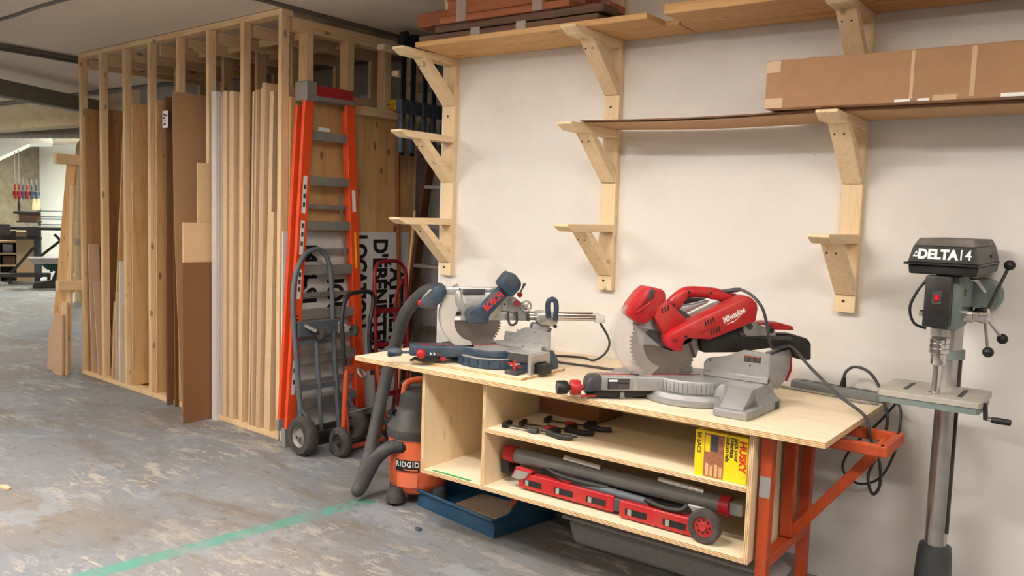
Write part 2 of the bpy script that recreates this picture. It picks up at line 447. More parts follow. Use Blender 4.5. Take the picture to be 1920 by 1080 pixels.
tag(MB().bar((-6.5, -1.6, 2.735), (-10.27, 5.29, 2.735), 0.15, 0.17).build('steel_beam', plain('greenish_steel_beam', rgb(124, 122, 104), 0.6, 0.1, var=0.15, scale=6), bevel=0.008),
    'greenish grey beam crossing below the ceiling left of the lumber rack', 'beam')

# ================================================================== LUMBER RACK
RZ = math.atan2(-0.0604, 0.99817)
RO = V((-4.67, 3.63, 0))
rack = thing('lumber_rack', 'tall open lumber rack framed from pale wooden studs up to the ceiling', 'rack', RO, RZ)
RD = 1.25
ST = [3.1, 2.69, 2.25, 1.815, 1.357, 0.917, 0.46, 0.0]
def stud(x, y, z0=0.038, z1=CEIL - 0.045, wx=0.038, wy=0.089, tilt=0.0):
    B((x - wx / 2, y, z0), (x + wx / 2, y + wy, z1)).build('stud', SPRUCE[2], rack, bevel=0.002)
for s in ST: stud(-s - 0.019 if s else -0.019, 0.0, wx=0.042, wy=0.06)
for k, s in enumerate(ST): stud(-s - 0.019, RD - 0.089)
for k, s in enumerate((2.5, 1.7, 1.2, 0.72)): stud(-s, 0.58, wx=0.04)
for d in (0.2, 0.555, 0.91): stud(-0.045, d, wx=0.089, wy=0.06)
# plates
B((-3.14, 0, CEIL - 0.046), (0.0, 0.089, CEIL - 0.004)).build('top_plate', SPRUCE[0], rack, bevel=0.002)
B((-3.14, RD - 0.089, CEIL - 0.046), (0.0, RD, CEIL - 0.004)).build('top_plate', SPRUCE[0], rack, bevel=0.002)
B((-3.14, 0.0, 0), (0.0, 0.089, 0.038)).build('bottom_plate', SPRUCE[0], rack, bevel=0.002)
B((-3.14, RD - 0.089, 0), (0.0, RD, 0.038)).build('bottom_plate', SPRUCE[0], rack, bevel=0.002)
for s in (0.045, 0.46, 0.92, 1.36, 1.81, 2.25, 2.69, 3.1):
    B((-s - 0.045 if s > .05 else -0.089, 0.089, CEIL - 0.13), (-s if s > .05 else 0, RD - 0.089, CEIL - 0.046)).build('joist', SPRUCE[1], rack, bevel=0.002)
for y in (0.42, 0.8):
    for a, b in ((0.1, 0.455), (0.51, 0.915), (0.97, 1.355), (1.41, 1.805)):
        B((-b, y, CEIL - 0.1), (-a, y + 0.038, CEIL - 0.05)).build('blocking', SPRUCE[0], rack)
# end deck floor and end board
B((-3.1, 0.0891, 0.0), (-0.09, RD - 0.0895, 0.019)).build('deck_board', FIRPLY, rack)
B((0.0005, 0.062, 0.0), (0.0185, RD - 0.05, 2.36)).build('end_panel', FIRPLY, rack)
# short arms at the far end
for z in (0.83, 1.98):
    B((-3.21, -0.2, z - 0.045), (-3.142, 0.05, z + 0.045)).build('arm', SPRUCE[1], rack, bevel=0.003)

# ---------------------------------------------------------------- sheets standing in the rack
def rk(x, y, z=0.0):
    c, s = math.cos(RZ), math.sin(RZ)
    return V((RO.x + c * x - s * y, RO.y + s * x + c * y, z))
SHG = 'sheets and boards standing in the lumber rack'
def sheet(name, cat, label, sb, st, z1, th, mat, y0=0.0, y1=1.2, z0=0.039, bow=0.0, slope=0.0, edge=None, z1b=None):
    """panel edge-on to the rack front: s (distance from the near corner) at bottom and top"""
    n = 8 if bow else 1
    mb = MB(); vs = []; fs = []; mi = []
    for i in range(n + 1):
        t = i / n
        x = -(sb + (st - sb) * t) + bow * math.sin(PI * t) + sb
        z = z0 + (z1 - z0) * t
        zb = z0 + ((z1b if z1b else z1) - z0) * t
        vs += [(x - th / 2, 0, z), (x + th / 2, 0, z), (x + th / 2, y1 - y0, zb), (x - th / 2, y1 - y0, zb)]
    for i in range(n):
        o = i * 4
        for k in range(4):
            fs.append((o + k, o + (k + 1) % 4, o + 4 + (k + 1) % 4, o + 4 + k)); mi.append(0 if k in (1, 3) else 1)
    fs += [(3, 2, 1, 0), tuple(n * 4 + k for k in range(4))]; mi += [1, 1]
    mb.v = [V(p) for p in vs]; mb.f = fs; mb.mi = mi
    o = mb.build(name, [mat, edge or mat])
    o.location = rk(-sb, y0, 0); o.rotation_euler = (0, 0, RZ)
    return tag(o, label, cat, SHG)
PE = PEDGE[0]
sheet('plywood_sheet', 'sheet', 'brown plywood sheet in the bay farthest left of the lumber rack', 3.03, 3.03, 2.44, 0.012, FIRPLYD, y0=0.005)
sheet('plywood_sheet', 'sheet', 'thin bowed brown sheet with pale edge beside the second rack stud', 2.72, 2.78, 2.43, 0.008, FIRPLYD, bow=-0.09, edge=MDFL, y0=0.1)
sheet('mdf_offcut', 'board', 'chest-high grey brown offcut in the bay farthest left', 2.93, 2.985, 1.22, 0.02, MDF, y0=0.0, y1=0.095)
sheet('mdf_offcut', 'board', 'waist-high grey brown offcut next to the second rack stud', 2.8, 2.89, 0.88, 0.018, MDF, y0=0.0, y1=0.095)
sheet('plywood_sheet', 'sheet', 'leaning tan plywood sheet with a dark gap right of the second stud', 2.66, 2.4, 2.43, 0.018, FIRPLY, y0=0.065, edge=PE)
sheet('plywood_sheet', 'sheet', 'plain brown plywood sheet behind the leaning tan one', 2.5, 2.33, 2.42, 0.012, FIRPLYD, y0=0.11)
sheet('mdf_strip', 'board', 'lowest of the pale strips left of the third rack stud', 2.53, 2.47, 0.74, 0.03, MDF, y0=0.0, y1=0.09)
sheet('mdf_strip', 'board', 'pale strip just taller than the lowest one left of the third stud', 2.46, 2.44, 0.83, 0.02, MDFL, y0=0.0, y1=0.09)
sheet('melamine_strip', 'board', 'tallest whitish strip left of the third rack stud', 2.38, 2.36, 1.1, 0.022, MELAM, y0=-0.005, y1=0.09)
sheet('mdf_strip', 'board', 'narrow pale strip touching the third rack stud', 2.31, 2.31, 0.72, 0.02, MDF, y0=0.0, y1=0.09)
sheet('grey_sheet', 'sheet', 'thin greyish panel left of the third rack stud', 2.33, 2.3, 2.42, 0.03, MDF, y0=0.095)
sheet('plywood_sheet', 'sheet', 'large knotty plywood sheet between the third and fourth rack studs', 2.185, 2.165, 2.44, 0.018, FIRPLY, y0=0.02, edge=PE)
sheet('plywood_sheet', 'sheet', 'knotty plywood sheet right of the fourth rack stud', 1.765, 1.75, 2.44, 0.018, FIRPLY, y0=0.02, edge=PE)
sheet('hardboard_sheet', 'sheet', 'dark brown hardboard sheet with a taped paper note at its top', 1.455, 1.47, 2.44, 0.022, HARDB, y0=-0.05, z0=0.0)
sheet('hardboard_sheet', 'sheet', 'dark brown hardboard sheet right of the one with the note', 1.365, 1.39, 2.44, 0.016, HARDB, y0=-0.03, z0=0.0)
sheet('hardboard_sheet', 'sheet', 'wide tan hardboard sheet behind the stacked offcuts', 1.2, 1.335, 2.47, 0.008, HARDT, y0=-0.06, z0=0.0, bow=-0.03)
sheet('panel_offcut', 'board', 'slim cream offcut standing above the larger cream one', 0.9, 0.9, 1.92, 0.012, CREAM, y0=-0.1, y1=0.05, z0=0.0)
sheet('panel_offcut', 'board', 'cream square-topped offcut behind the brown hardboard', 0.87, 0.87, 1.48, 0.012, CREAM, y0=-0.23, y1=0.03, z0=0.0)
sheet('hardboard_offcut', 'board', 'smooth brown hardboard offcut standing in front of the rack', 0.835, 0.84, 1.19, 0.006, HARDBR, y0=-0.25, y1=-0.005, z0=0.0)
sheet('foam_board', 'sheet', 'white board edge standing proud of the rack right of the brown hardboard', 0.79, 0.8, 2.44, 0.055, MELAM, y0=-0.03, y1=1.1, z0=0.0)
for k, (sb, st, z1, th, y0, lab, m) in enumerate((
    (0.742, 0.742, 2.4, 0.016, 0.0, 'thin white-edged panel right of the thick white board', MELAM),
    (0.7, 0.705, 2.44, 0.05, 0.005, 'pale panel with a dark knot hole near its foot', MDFL),
    (0.645, 0.648, 2.43, 0.022, 0.01, 'slim pale panel between the knot-hole panel and the sixth bay boards', MDF),
    (0.6, 0.605, 2.43, 0.05, 0.0, 'pale panel with a small green mark on its edge', MDFL),
    (0.545, 0.55, 2.42, 0.02, 0.03, 'brownish panel next to the seventh rack stud', MDF),
    (0.365, 0.33, 2.41, 0.02, 0.0, 'leftmost pale panel right of the seventh rack stud', MDF),
    (0.335, 0.295, 2.42, 0.022, 0.0, 'second pale panel right of the seventh rack stud', MDFL),
    (0.295, 0.25, 2.43, 0.02, 0.015, 'third pale panel right of the seventh rack stud', MDF),
    (0.255, 0.205, 2.46, 0.04, 0.0, 'wide pale panel with the highest top beside the corner stud', MDFL),
    (0.185, 0.14, 2.4, 0.045, 0.02, 'pale panel close to the corner stud', MDF))):
    sheet('panel', 'sheet', lab, sb, st, z1, th, m, y0=y0, y1=1.1, edge=MDFL if k % 2 else MDF)
sheet('panel_strip', 'board', 'shorter pale strip beside the corner stud', 0.13, 0.1, 1.58, 0.03, MDFL, y0=0.005, y1=0.2)
sheet('plywood_sheet', 'sheet', 'knotty plywood sheet just right of the seventh rack stud', 0.415, 0.4, 2.36, 0.012, FIRPLY, y0=0.06, edge=PE)
# taped note
nt = B((-1.5, -0.0565, 2.2), (-1.42, -0.052, 2.33)).build('paper_note', WHITE)
nt.location = RO; nt.rotation_euler = (0, 0, RZ)
tag(nt, 'white paper note taped to the dark hardboard edge', 'note')
rr = random.Random(4)
mb = MB()
for k in range(9):
    mb.box((-1.46 + rr.uniform(-.025, .025), -0.0575, 2.265 + rr.uniform(-.045, .045)), (rr.uniform(.006, .03), 0.001, rr.uniform(.004, .014)), Matrix.Rotation(rr.uniform(-.6, .6), 3, 'Y'))
mb.build('scribble', SIGNK, nt)

# boards leaning at the far end of the rack
def lean(name, label, p0, p1, w, th, mat, round_=False, nrm=(0, -1, 0)):
    """board from foot p0 to top p1; w across, th thick"""
    p0, p1 = V(p0), V(p1); d = (p1 - p0); L = d.length; d.normalize()
    n = V(nrm); n = (n - d * n.dot(d)).normalized(); r = d.cross(n)
    mb = MB()
    if round_:
        c = w * 0.35; pts = [(-w / 2, 0), (w / 2, 0), (w / 2, L)] + [(-w / 2 + c - c * math.sin(a), L - c + c * math.cos(a)) for a in (0, .4, .8, 1.2, PI / 2)]
    else: pts = [(-w / 2, 0), (w / 2, 0), (w / 2, L), (-w / 2, L)]
    mb.prism(pts, -th / 2, th / 2, lambda u, h, dd: r * u + V((0, 0, 0)) + d * h + n * dd)
    mb.v = [V(q) for q in mb.v]
    zmin = min((p0 + q).z for q in mb.v)
    o = mb.build(name, mat, bevel=0.002); o.location = p0 - V((0, 0, zmin))
    return tag(o, label, 'board', 'boards leaning at the far end of the rack')
WEST = (-0.9, -0.44, 0)
NL = (0.25, -1, 0)
lean('leaning_plank', 'wide orange-brown plank leaning at the far end of the rack, leftmost foot', (-8.2, 3.75, 0), (-7.9, 3.8, 1.95), 0.12, 0.025, PLANK[2], nrm=NL)
lean('leaning_plank', 'slim orange-brown plank leaning in front of the wide one', (-8.06, 3.74, 0), (-7.86, 3.76, 1.6), 0.07, 0.02, PLANK[2], nrm=NL)
lean('leaning_plank', 'upright pale batten between the leaning planks and the first stud', (-7.9, 3.73, 0), (-7.83, 3.77, 1.75), 0.05, 0.03, SPRUCE[2], nrm=NL)
lean('board_offcut', 'short offcut with a rounded corner at the foot of the leaning planks', (-8.06, 3.69, 0), (-8.03, 3.7, 0.42), 0.19, 0.02, MDF, True, nrm=NL)
lean('board_offcut', 'shortest square offcut beside the rounded one', (-7.98, 3.66, 0), (-7.97, 3.67, 0.36), 0.08, 0.02, MDF, nrm=NL)
lean('board_offcut', 'knee-high square offcut in front of the first rack stud', (-7.88, 3.64, 0), (-7.87, 3.65, 0.56), 0.11, 0.025, MDF, nrm=NL)
lean('board_offcut', 'pointed offcut behind the knee-high square one', (-7.85, 3.68, 0), (-7.85, 3.69, 0.68), 0.07, 0.02, MDFL, True, nrm=NL)

# ================================================================== WALL BRACKETS AND SHELVES
LV = (2.525, 2.07, 1.58)
BR = (2.25, 1.80, 1.315)
def bracket(xr, label, tops=LV, brs=BR, ztop=2.93, zbot=1.235, hi=True):
    t = thing('shelf_bracket', label, 'bracket', (xr - 0.0445, WY, zbot), 0, 'wooden shelf brackets on the white wall')
    w = 0.0445
    u = B((-w, -0.038, 0), (w, -0.0005, ztop - zbot)).build('upright', NEWPINE[2], t, bevel=0.002)
    for z, b in zip(tops, brs):
        z -= zbot; b -= zbot
        # arm, flat, with a chamfered nose
        y1 = -0.038; y0 = -0.48
        MB().prism([(y1, z), (y1, z - 0.038), (y0 + 0.055, z - 0.038), (y0, z - 0.012), (y0, z)], -w * 0.97, w * 0.97, lambda a, h, d: (d, a, h)).build('arm', NEWPINE[1], t, bevel=0.002)
        # brace between upright and arm, bottom cut square to the upright
        zt = z - 0.038; yt = -0.31
        MB().prism([(yt, zt), (yt + 0.06, zt), (y1, b + 0.055), (y1, b + 0.004), (y1 - 0.012, b)], -w * 0.93, w * 0.93, lambda a, h, d: (d, a, h)).build('brace', NEWPINE[1 if z < 1 else 1], t, bevel=0.002)
        for dx in (-0.02, 0.018):
            MB().cyl((dx, yt + 0.03, zt - 0.04), (dx, yt + 0.026, zt - 0.042), 0.004, n=8).build('screw', DSTEEL, t)
    # bolt through the foot of the upright and below each brace
    for zz in (0.05, brs[0] - zbot - 0.06):
        MB().cyl((-0.005, -0.0385, zz), (-0.005, -0.041, zz), 0.007, n=8).build('bolt', DSTEEL, t)
    return t
bracket(-3.31, 'pine shelf bracket at the left end of the white wall')
bracket(-2.19, 'pine shelf bracket in the middle, above the two saws')
bracket(-0.965, 'pine shelf bracket nearest the drill press, under the cardboard box')

def plank(name, x0, x1, y0, y1, z0, z1, mat, label, cat='board', group='boards on the wall brackets', bevel=0.003, rz=0):
    o = B((x0, y0, 0), (x1, y1, z1 - z0)).build(name, mat, bevel=bevel)
    o.location = (0, 0, z0 + 0.0006)
    return tag(o, label, cat, group)
T = LV[0]
plank('shelf_board', -3.3, -1.86, 3.47, 3.655, T, T + 0.028, PLANK[0], 'front board of the top shelf between left and middle brackets')
plank('shelf_board', -3.34, -1.79, 3.66, 3.862, T, T + 0.026, PLANK[0], 'rear board of the top shelf between left and middle brackets')
plank('shelf_board', -1.78, 0.6, 3.66, 3.86, T, T + 0.05, PLANK[0], 'thick board of the top shelf towards the right bracket')
plank('shelf_board', -1.76, 0.6, 3.44, 3.655, T, T + 0.045, PLANK[0], 'front board of the top shelf above the long box')
plank('shelf_board', -1.66, 0.7, 3.46, 3.74, T + 0.052, T + 0.085, NEWPINE[0], 'loose plank lying on the right half of the top shelf')

# lumber on the top shelf
z = T + 0.0285
plank('old_board', -3.3, -2.14, 3.5, 3.62, z, z + 0.035, OLDWOOD[0], 'dark weathered board lying lowest at the front of the top shelf', group='boards stacked on the top shelf')
plank('old_board', -3.42, -2.2, 3.63, 3.78, z, z + 0.045, OLDWOOD[0], 'dark weathered board lying lowest at the back of the top shelf', group='boards stacked on the top shelf')
plank('old_board', -3.2, -2.12, 3.52, 3.66, z + 0.0465, z + 0.085, OLDWOOD[0], 'dark weathered board in the second layer of the stack', group='boards stacked on the top shelf')
plank('cedar_board', -3.15, -2.3, 3.5, 3.64, z + 0.087, z + 0.122, CEDAR[0], 'reddish board at the bottom of the wrapped bundle, front', group='boards stacked on the top shelf')
plank('cedar_board', -3.2, -2.16, 3.645, 3.8, z + 0.087, z + 0.125, CEDAR[0], 'reddish board at the bottom of the wrapped bundle, back', group='boards stacked on the top shelf')
plank('cedar_board', -3.1, -2.45, 3.51, 3.64, z + 0.126, z + 0.206, CEDAR[0], 'tall reddish board in the middle of the wrapped bundle', group='boards stacked on the top shelf')
plank('cedar_board', -3.45, -2.3, 3.645, 3.79, z + 0.126, z + 0.206, CEDAR[0], 'reddish board with its end sticking out left of the bundle', group='boards stacked on the top shelf')
plank('cedar_board', -3.12, -2.25, 3.52, 3.78, z + 0.208, z + 0.26, CEDAR[0], 'topmost reddish board of the wrapped bundle', group='boards stacked on the top shelf')
for x, lab in ((-3.02, 'clear stretch wrap around the left end of the reddish bundle'), (-2.52, 'clear stretch wrap around the right part of the reddish bundle')):
    tag(MB().prism([(3.492, z + 0.0865), (3.808, z + 0.0865), (3.808, z + 0.268), (3.492, z + 0.268)], x, x + 0.06, lambda a, h, d: (d, a, h)).build('stretch_wrap', WRAP), lab, 'wrap', 'stretch wrap bands on the boards')
for x, lab in ((-2.92, 'clear wrap around the dark boards near the left bracket'), (-2.62, 'clear wrap around the dark boards near the middle')):
    tag(B((x, 3.494, z + 0.0005), (x + 0.06, 3.4985, z + 0.045)).build('stretch_wrap', WRAP), lab, 'wrap', 'stretch wrap bands on the boards')

# thin sagging strips on the second level
def sag(name, y0, y1, z, th, x0, x1, mat, label, dip):
    mb = MB(); n = 18; vs = []; fs = []
    for i in range(n + 1):
        x = x0 + (x1 - x0) * i / n
        xm = min(max((x + 2.19) / (2.19 - 1.054), 0), 1)
        zz = z - dip * math.sin(PI * xm)
        vs += [(x, y0, zz), (x, y1, zz), (x, y1, zz + th), (x, y0, zz + th)]
    for i in range(n):
        o = 4 * i
        fs += [(o + k, o + (k + 1) % 4, o + 4 + (k + 1) % 4, o + 4 + k) for k in range(4)]
    fs += [(3, 2, 1, 0), tuple(4 * n + k for k in range(4))]
    return tag(mb.add(vs, fs).build(name, mat), label, 'board', 'thin strips on the second level')
sag('thin_strip', 3.5, 3.83, LV[1] + 0.0006, 0.006, -2.25, 0.4, HARDT, 'lower thin brown sheet sagging between middle and right brackets', 0.012)
sag('thin_strip', 3.48, 3.82, LV[1] + 0.0078, 0.006, -2.2, 0.4, HARDB, 'upper thin brown sheet sagging between middle and right brackets', 0.010)

# long cardboard box
cb = thing('long_cardboard_box', 'long taped cardboard box lying across the right bracket', 'box', (-0.1, 3.62, LV[1] + 0.0145))
L0, L1, Y0, Y1, H = -1.17, 1.4, -0.2, 0.21, 0.195
B((L0, Y0, 0), (L1, Y1, H)).build('carton', CARD, cb, bevel=0.006, seg=2)
for x, w in ((-0.62, 0.012), (-0.42, 0.016), (-0.21, 0.012), (0.1, 0.014)):
    B((x, Y0 - 0.0012, 0.012), (x + w, Y0 - 0.0003, H - 0.006)).build('tape', CARDT, cb)
B((L0 + 0.002, Y0 - 0.0015, 0.002), (L0 + 0.075, Y0 - 0.0003, 0.042)).build('tape', CARDT, cb)
B((L0 + 0.002, Y0 - 0.0015, H - 0.05), (L0 + 0.06, Y0 - 0.0003, H - 0.004)).build('tape', CARDT, cb)
B((L0 - 0.0012, Y0 + 0.005, 0.002), (L0 - 0.0003, Y0 + 0.09, 0.05)).build('tape', CARDT, cb)
B((L0 + 0.5, Y0 - 0.0015, 0.003), (L0 + 0.555, Y0 - 0.0003, 0.012)).build('label', WHITE, cb)
B((L0 + 0.58, Y0 - 0.0015, 0.003), (L0 + 0.62, Y0 - 0.0003, 0.012)).build('label', WHITE, cb)
B((L0 + 0.63, Y0 - 0.0015, 0.002), (L0 + 0.71, Y0 - 0.0003, 0.022)).build('tape', CARDT, cb)
B((L0 + 0.85, Y0 - 0.0015, 0.003), (L0 + 0.95, Y0 - 0.0003, 0.016)).build('label', WHITE, cb)

# ================================================================== BENCH
ZT = 0.87
def panel(name, lo, hi, thin, face, parent=None, edge=None, bevel=0.0):
    mis = [1, 1, 1]; mis[thin] = 0
    return B(lo, hi, mis=mis).build(name, [face, edge or PEDGE[thin]], parent, bevel=bevel)
top = panel('worktop', (-3.155, 2.925, ZT - 0.022), (-0.8, WY - 0.002, ZT), 2, BIRCH)
tag(top, 'long birch plywood worktop carrying both mitre saws', 'worktop')
cab = thing('bench_cabinet', 'low open birch plywood cabinet with shelves under the worktop', 'cabinet', (-1.9, 2.965, 0.345))
X0, X1, D = -0.82, 0.835, 0.72
CH = ZT - 0.0225 - 0.345
panel('side_panel', (X0, 0, 0), (X0 + 0.018, D, CH), 0, BIRCHZ, cab)
panel('side_panel', (X1 - 0.018, 0, 0), (X1, D, CH), 0, BIRCHZ, cab)
panel('bottom_panel', (X0 + 0.018, 0.001, 0), (X1 - 0.018, D, 0.018), 2, BIRCH, cab)
panel('divider', (-0.443, 0.001, 0.018), (-0.425, D, CH), 0, BIRCHZ, cab)
panel('shelf', (-0.425, 0.003, 0.272), (X1 - 0.018, D, 0.29), 2, BIRCH, cab)
panel('back_panel', (X0, D, 0), (X1, D + 0.009, CH), 1, BIRCH, cab)
panel('top_rail', (-0.425, 0.02, CH - 0.02), (X1 - 0.018, 0.1, CH), 2, BIRCH, cab)
B((X0 + 0.06, 0.012, 0.0181), (X0 + 0.30, 0.03, 0.0186)).build('green_marker_line', GREEN, cab)

# orange steel stand
st = thing('steel_stand', 'orange painted steel stand under the right end of the worktop', 'stand', (-1.03, 3.3, 0))
def ang(name, p0, p1, w=0.045, h=0.045, up=(0, 0, 1)): return MB().bar(p0, p1, w, h, up).build(name, ORANGE, st, bevel=0.003)
ZL = ZT - 0.0225
ang('leg', (0, -0.27, 0), (0, -0.27, ZL), up=(0, 1, 0)); ang('leg', (0, 0.22, 0), (0, 0.22, ZL), up=(0, 1, 0))
ang('post', (0, -0.0, 0.37), (0, -0.0, ZL), up=(0, 1, 0))
ang('crossbar', (0, -0.245, 0.345), (0, 0.195, 0.345), 0.045, 0.04)
ang('diagonal_brace', (0.01, 0.015, 0.375), (0.345, 0.015, 0.815), 0.04, 0.045, (0, 1, 0))
ang('top_bar', (0.024, -0.09, 0.805), (0.36, -0.09, 0.805), 0.035, 0.04)
ang('top_bar', (0.024, 0.15, 0.805), (0.36, 0.15, 0.805), 0.035, 0.04)
ang('end_bar', (0.36, -0.11, 0.805), (0.36, 0.17, 0.805), 0.03, 0.04)
ang('leg', (-1.5, 0.22, 0), (-1.5, 0.22, 0.344), up=(0, 1, 0)); ang('rear_rail', (-1.47, 0.22, 0.31), (-0.0225, 0.22, 0.31))
B((-0.02, -0.2935, 0.6), (0.02, -0.2926, 0.68)).build('bare_metal_patch', ALU, st)

# ================================================================== MITRE SAWS (both left at a 45 degree mitre)
Q = PI / 4
FR = Matrix.Rotation(-Q, 4, 'Z')          # fence frame (bench directions) inside the saw's own frame
def disc_teeth(r, n, y0, y1, c):
    pts = []
    for k in range(n):
        a = 2 * PI * k / n
        pts += [(c[0] + (r - 0.011) * math.cos(a), c[1] + (r - 0.011) * math.sin(a)), (c[0] + r * math.cos(a + 0.25 * 2 * PI / n), c[1] + r * math.sin(a + 0.25 * 2 * PI / n)),
                (c[0] + r * math.cos(a + 0.55 * 2 * PI / n), c[1] + r * math.sin(a + 0.55 * 2 * PI / n))]
    return MB().prism(pts, y0, y1)
def arc(c, r, a0, a1, n=14): return [(c[0] + r * math.cos(math.radians(a0 + (a1 - a0) * k / n)), c[1] + r * math.sin(math.radians(a0 + (a1 - a0) * k / n))) for k in range(n + 1)]

# ---------------------------------------------------------------- red saw
saw = thing('mitre_saw', 'red and grey sliding mitre saw on the right half of the worktop', 'mitre saw', (-1.4525, 3.2674, ZT), Q)
def mk(x, y): return (-0.64784 + .00063 * x + .00003 * y, 0.50722 + .00001 * x - .00061 * y)
def mp(pts): return [mk(*p) for p in pts]
def mpart(name, pts, y0, y1, mat, parent=None, bevel=0.006, seg=2, label=None):
    return MB().prism(mp(pts), y0, y1).build(name, mat, parent or saw, bevel=bevel, seg=seg, smooth=35, label=label)
# base
mb = MB().lathe([(0.205, 0.0), (0.212, 0.006), (0.212, 0.02), (0.198, 0.026), (0.19, 0.045), (0.0, 0.045)], n=48)
base = mb.build('base', GREYC, saw, smooth=30)
prof = lambda s: [(s * 0.10, 0.0), (s * 0.345, 0.0), (s * 0.345, 0.03), (s * 0.315, 0.055), (s * 0.305, 0.099), (s * 0.165, 0.099), (s * 0.12, 0.05)]
for s in (1, -1):
    MB().prism(prof(s), -0.10, 0.10, lambda a, h, d: (a, d, h)).xf(FR).build('base_wing', GREYC, saw, bevel=0.006, seg=2, smooth=35)
    MB().prism([(s * 0.2, -0.25), (s * 0.335, -0.25), (s * 0.345, -0.1), (s * 0.14, -0.1)], 0.0, 0.035, lambda a, b, d: (a, b, d)).xf(FR).build('base_foot', GREYC, saw, bevel=0.008, seg=2, smooth=35)
    MB().prism([(s * 0.215, -0.235), (s * 0.31, -0.235), (s * 0.307, -0.1), (s * 0.18, -0.1)], 0.03, 0.099, lambda a, b, d: (a, b * 1.0 + (0.10 if b < -.2 else 0.0) * (d > .05), d)).xf(FR).build('base_shoulder', GREYC, saw, bevel=0.004, seg=2, smooth=35)
B((0.29, 0.03, 0.0), (0.3455, 0.075, 0.03)).xf(FR).build('carry_recess', BLACK, saw)
# turntable with scale and arm
tt = MB().lathe([(0.168, 0.046), (0.172, 0.05), (0.172, 0.092), (0.168, 0.0995), (0.0, 0.0995)], n=48).build('turntable', GREYC, saw, smooth=30)
MB().lathe([(0.178, 0.0455), (0.19, 0.0462)], n=48).build('mitre_scale', ALU, saw, smooth=30)
for k in range(26):
    a = math.radians(205 + k * 6.2)
    B((0.1715, -0.0006, 0.052), (0.1727, 0.0006, 0.09)).xf(Matrix.Rotation(a, 4, 'Z')).build('scale_mark', DGREY, tt)
arm = MB().prism([(-0.41, 0.045), (-0.36, 0.055), (-0.15, 0.06), (-0.12, 0.095), (-0.12, -0.095), (-0.15, -0.06), (-0.36, -0.055), (-0.41, -0.045)], 0.04, 0.0992, lambda a, b, d: (a, b, d)).build('mitre_arm', GREYC, saw, bevel=0.006, seg=2, smooth=35)
B((-0.40, -0.014, 0.0992), (0.0, 0.014, 0.1002)).build('kerf_plate', RED, saw)
B((-0.40, -0.003, 0.1001), (0.03, 0.003, 0.1006)).build('kerf_slot', BLACK, saw)
MB().prism([(-0.475, 0.03), (-0.465, 0.085), (-0.445, 0.098), (-0.40, 0.1), (-0.40, 0.035)], -0.045, 0.045).build('arm_nose', DGREY, saw, bevel=0.012, seg=2, smooth=40)
MB().prism([(-0.47, 0.02), (-0.40, 0.04), (-0.2, 0.04), (-0.17, 0.012), (-0.36, 0.004)], -0.03, 0.03).build('arm_underside', BLACK, saw, bevel=0.004)
MB().lathe([(0.0, -0.53), (0.03, -0.53), (0.033, -0.52), (0.033, -0.5), (0.03, -0.488), (0.012, -0.485), (0.012, -0.47)], (0, 0, 0.043), (1, 0, 0), 14).build('lock_ring', RED, saw, smooth=40)
MB().lathe([(0.0, -0.587), (0.026, -0.587), (0.029, -0.582), (0.029, -0.55), (0.024, -0.54), (0.01, -0.535), (0.01, -0.52)], (0, 0, 0.043), (1, 0, 0), 10).build('mitre_knob', BLACK, saw, smooth=35)
MB().bar((-0.49, -0.02, 0.012), (-0.43, -0.03, 0.018), 0.02, 0.006).build('detent_lever', RED, saw)
# printed plate on the arm
lp = B((-0.385, -0.0575, 0.047), (-0.295, -0.0535, 0.092)).xf(Matrix.Rotation(0.0, 4, 'Z')).build('instruction_plate', BLACK, saw)
for x0, x1, z0, z1, m in ((-0.382, -0.345, 0.079, 0.088, WHITE), (-0.382, -0.345, 0.05, 0.074, DGREY), (-0.341, -0.298, 0.074, 0.089, DGREY), (-0.341, -0.298, 0.05, 0.069, DGREY)):
    B((x0, -0.0582, z0), (x1, -0.0576, z1)).build('printed_field', m, lp)
B((-0.275, -0.0585, 0.045), (-0.262, -0.0565, 0.098)).build('cursor_strip', ALU, saw)
# fence
for s in (1, -1):
    pts = [(s * 0.035, 0.1), (s * 0.31, 0.1), (s * 0.31, 0.222), (s * 0.2, 0.226), (s * 0.135, 0.193), (s * 0.045, 0.172), (s * 0.03, 0.15)]
    f = MB().prism(pts, 0.03, 0.048, lambda a, h, d: (a, d, h)).xf(FR).build('fence', ALU, saw, bevel=0.002)
    B((s * 0.035, 0.02, 0.0997), (s * 0.31, 0.07, 0.123)).xf(FR).build('fence_foot', ALU, saw, bevel=0.003)
    if s > 0:
        w = B((0.205, 0.0288, 0.18), (0.275, 0.0302, 0.205)).xf(FR).build('warning_plate', BLACK, saw)
        for k in range(3):
            B((0.207 + k * 0.0225, 0.0282, 0.182), (0.226 + k * 0.0225, 0.0288, 0.198)).xf(FR).build('printed_field', DGREY, w)
            B((0.207 + k * 0.0225, 0.0282, 0.2), (0.226 + k * 0.0225, 0.0288, 0.204)).xf(FR).build('printed_field', ORANGE, w)
        for px, pz in ((0.06, 0.165), (0.232, 0.165)):
            MB().cyl((px, 0.0302, pz), (px, 0.029, pz), 0.004, n=10).xf(FR).build('fence_screw', BLACK, saw)
# blade
BC = (-0.135, 0.232)
blade = disc_teeth(0.15, 56, -0.0015, 0.0015, BC).build('blade', STEEL, saw)
MB().cyl((BC[0], -0.01, BC[1]), (BC[0], 0.01, BC[1]), 0.026, n=20).build('arbor_flange', GREYC, blade, smooth=40)
for ang_ in (35, 155, 275):
    p0 = arc(BC, 0.132, ang_, ang_ + 1, 1)[0]; p1 = arc(BC, 0.105, ang_ + 9, ang_ + 10, 1)[0]
    MB().bar((p0[0], -0.0017, p0[1]), (p1[0], -0.0017, p1[1]), 0.0004, 0.002, (0, 1, 0)).build('expansion_slot', BLACK, blade)
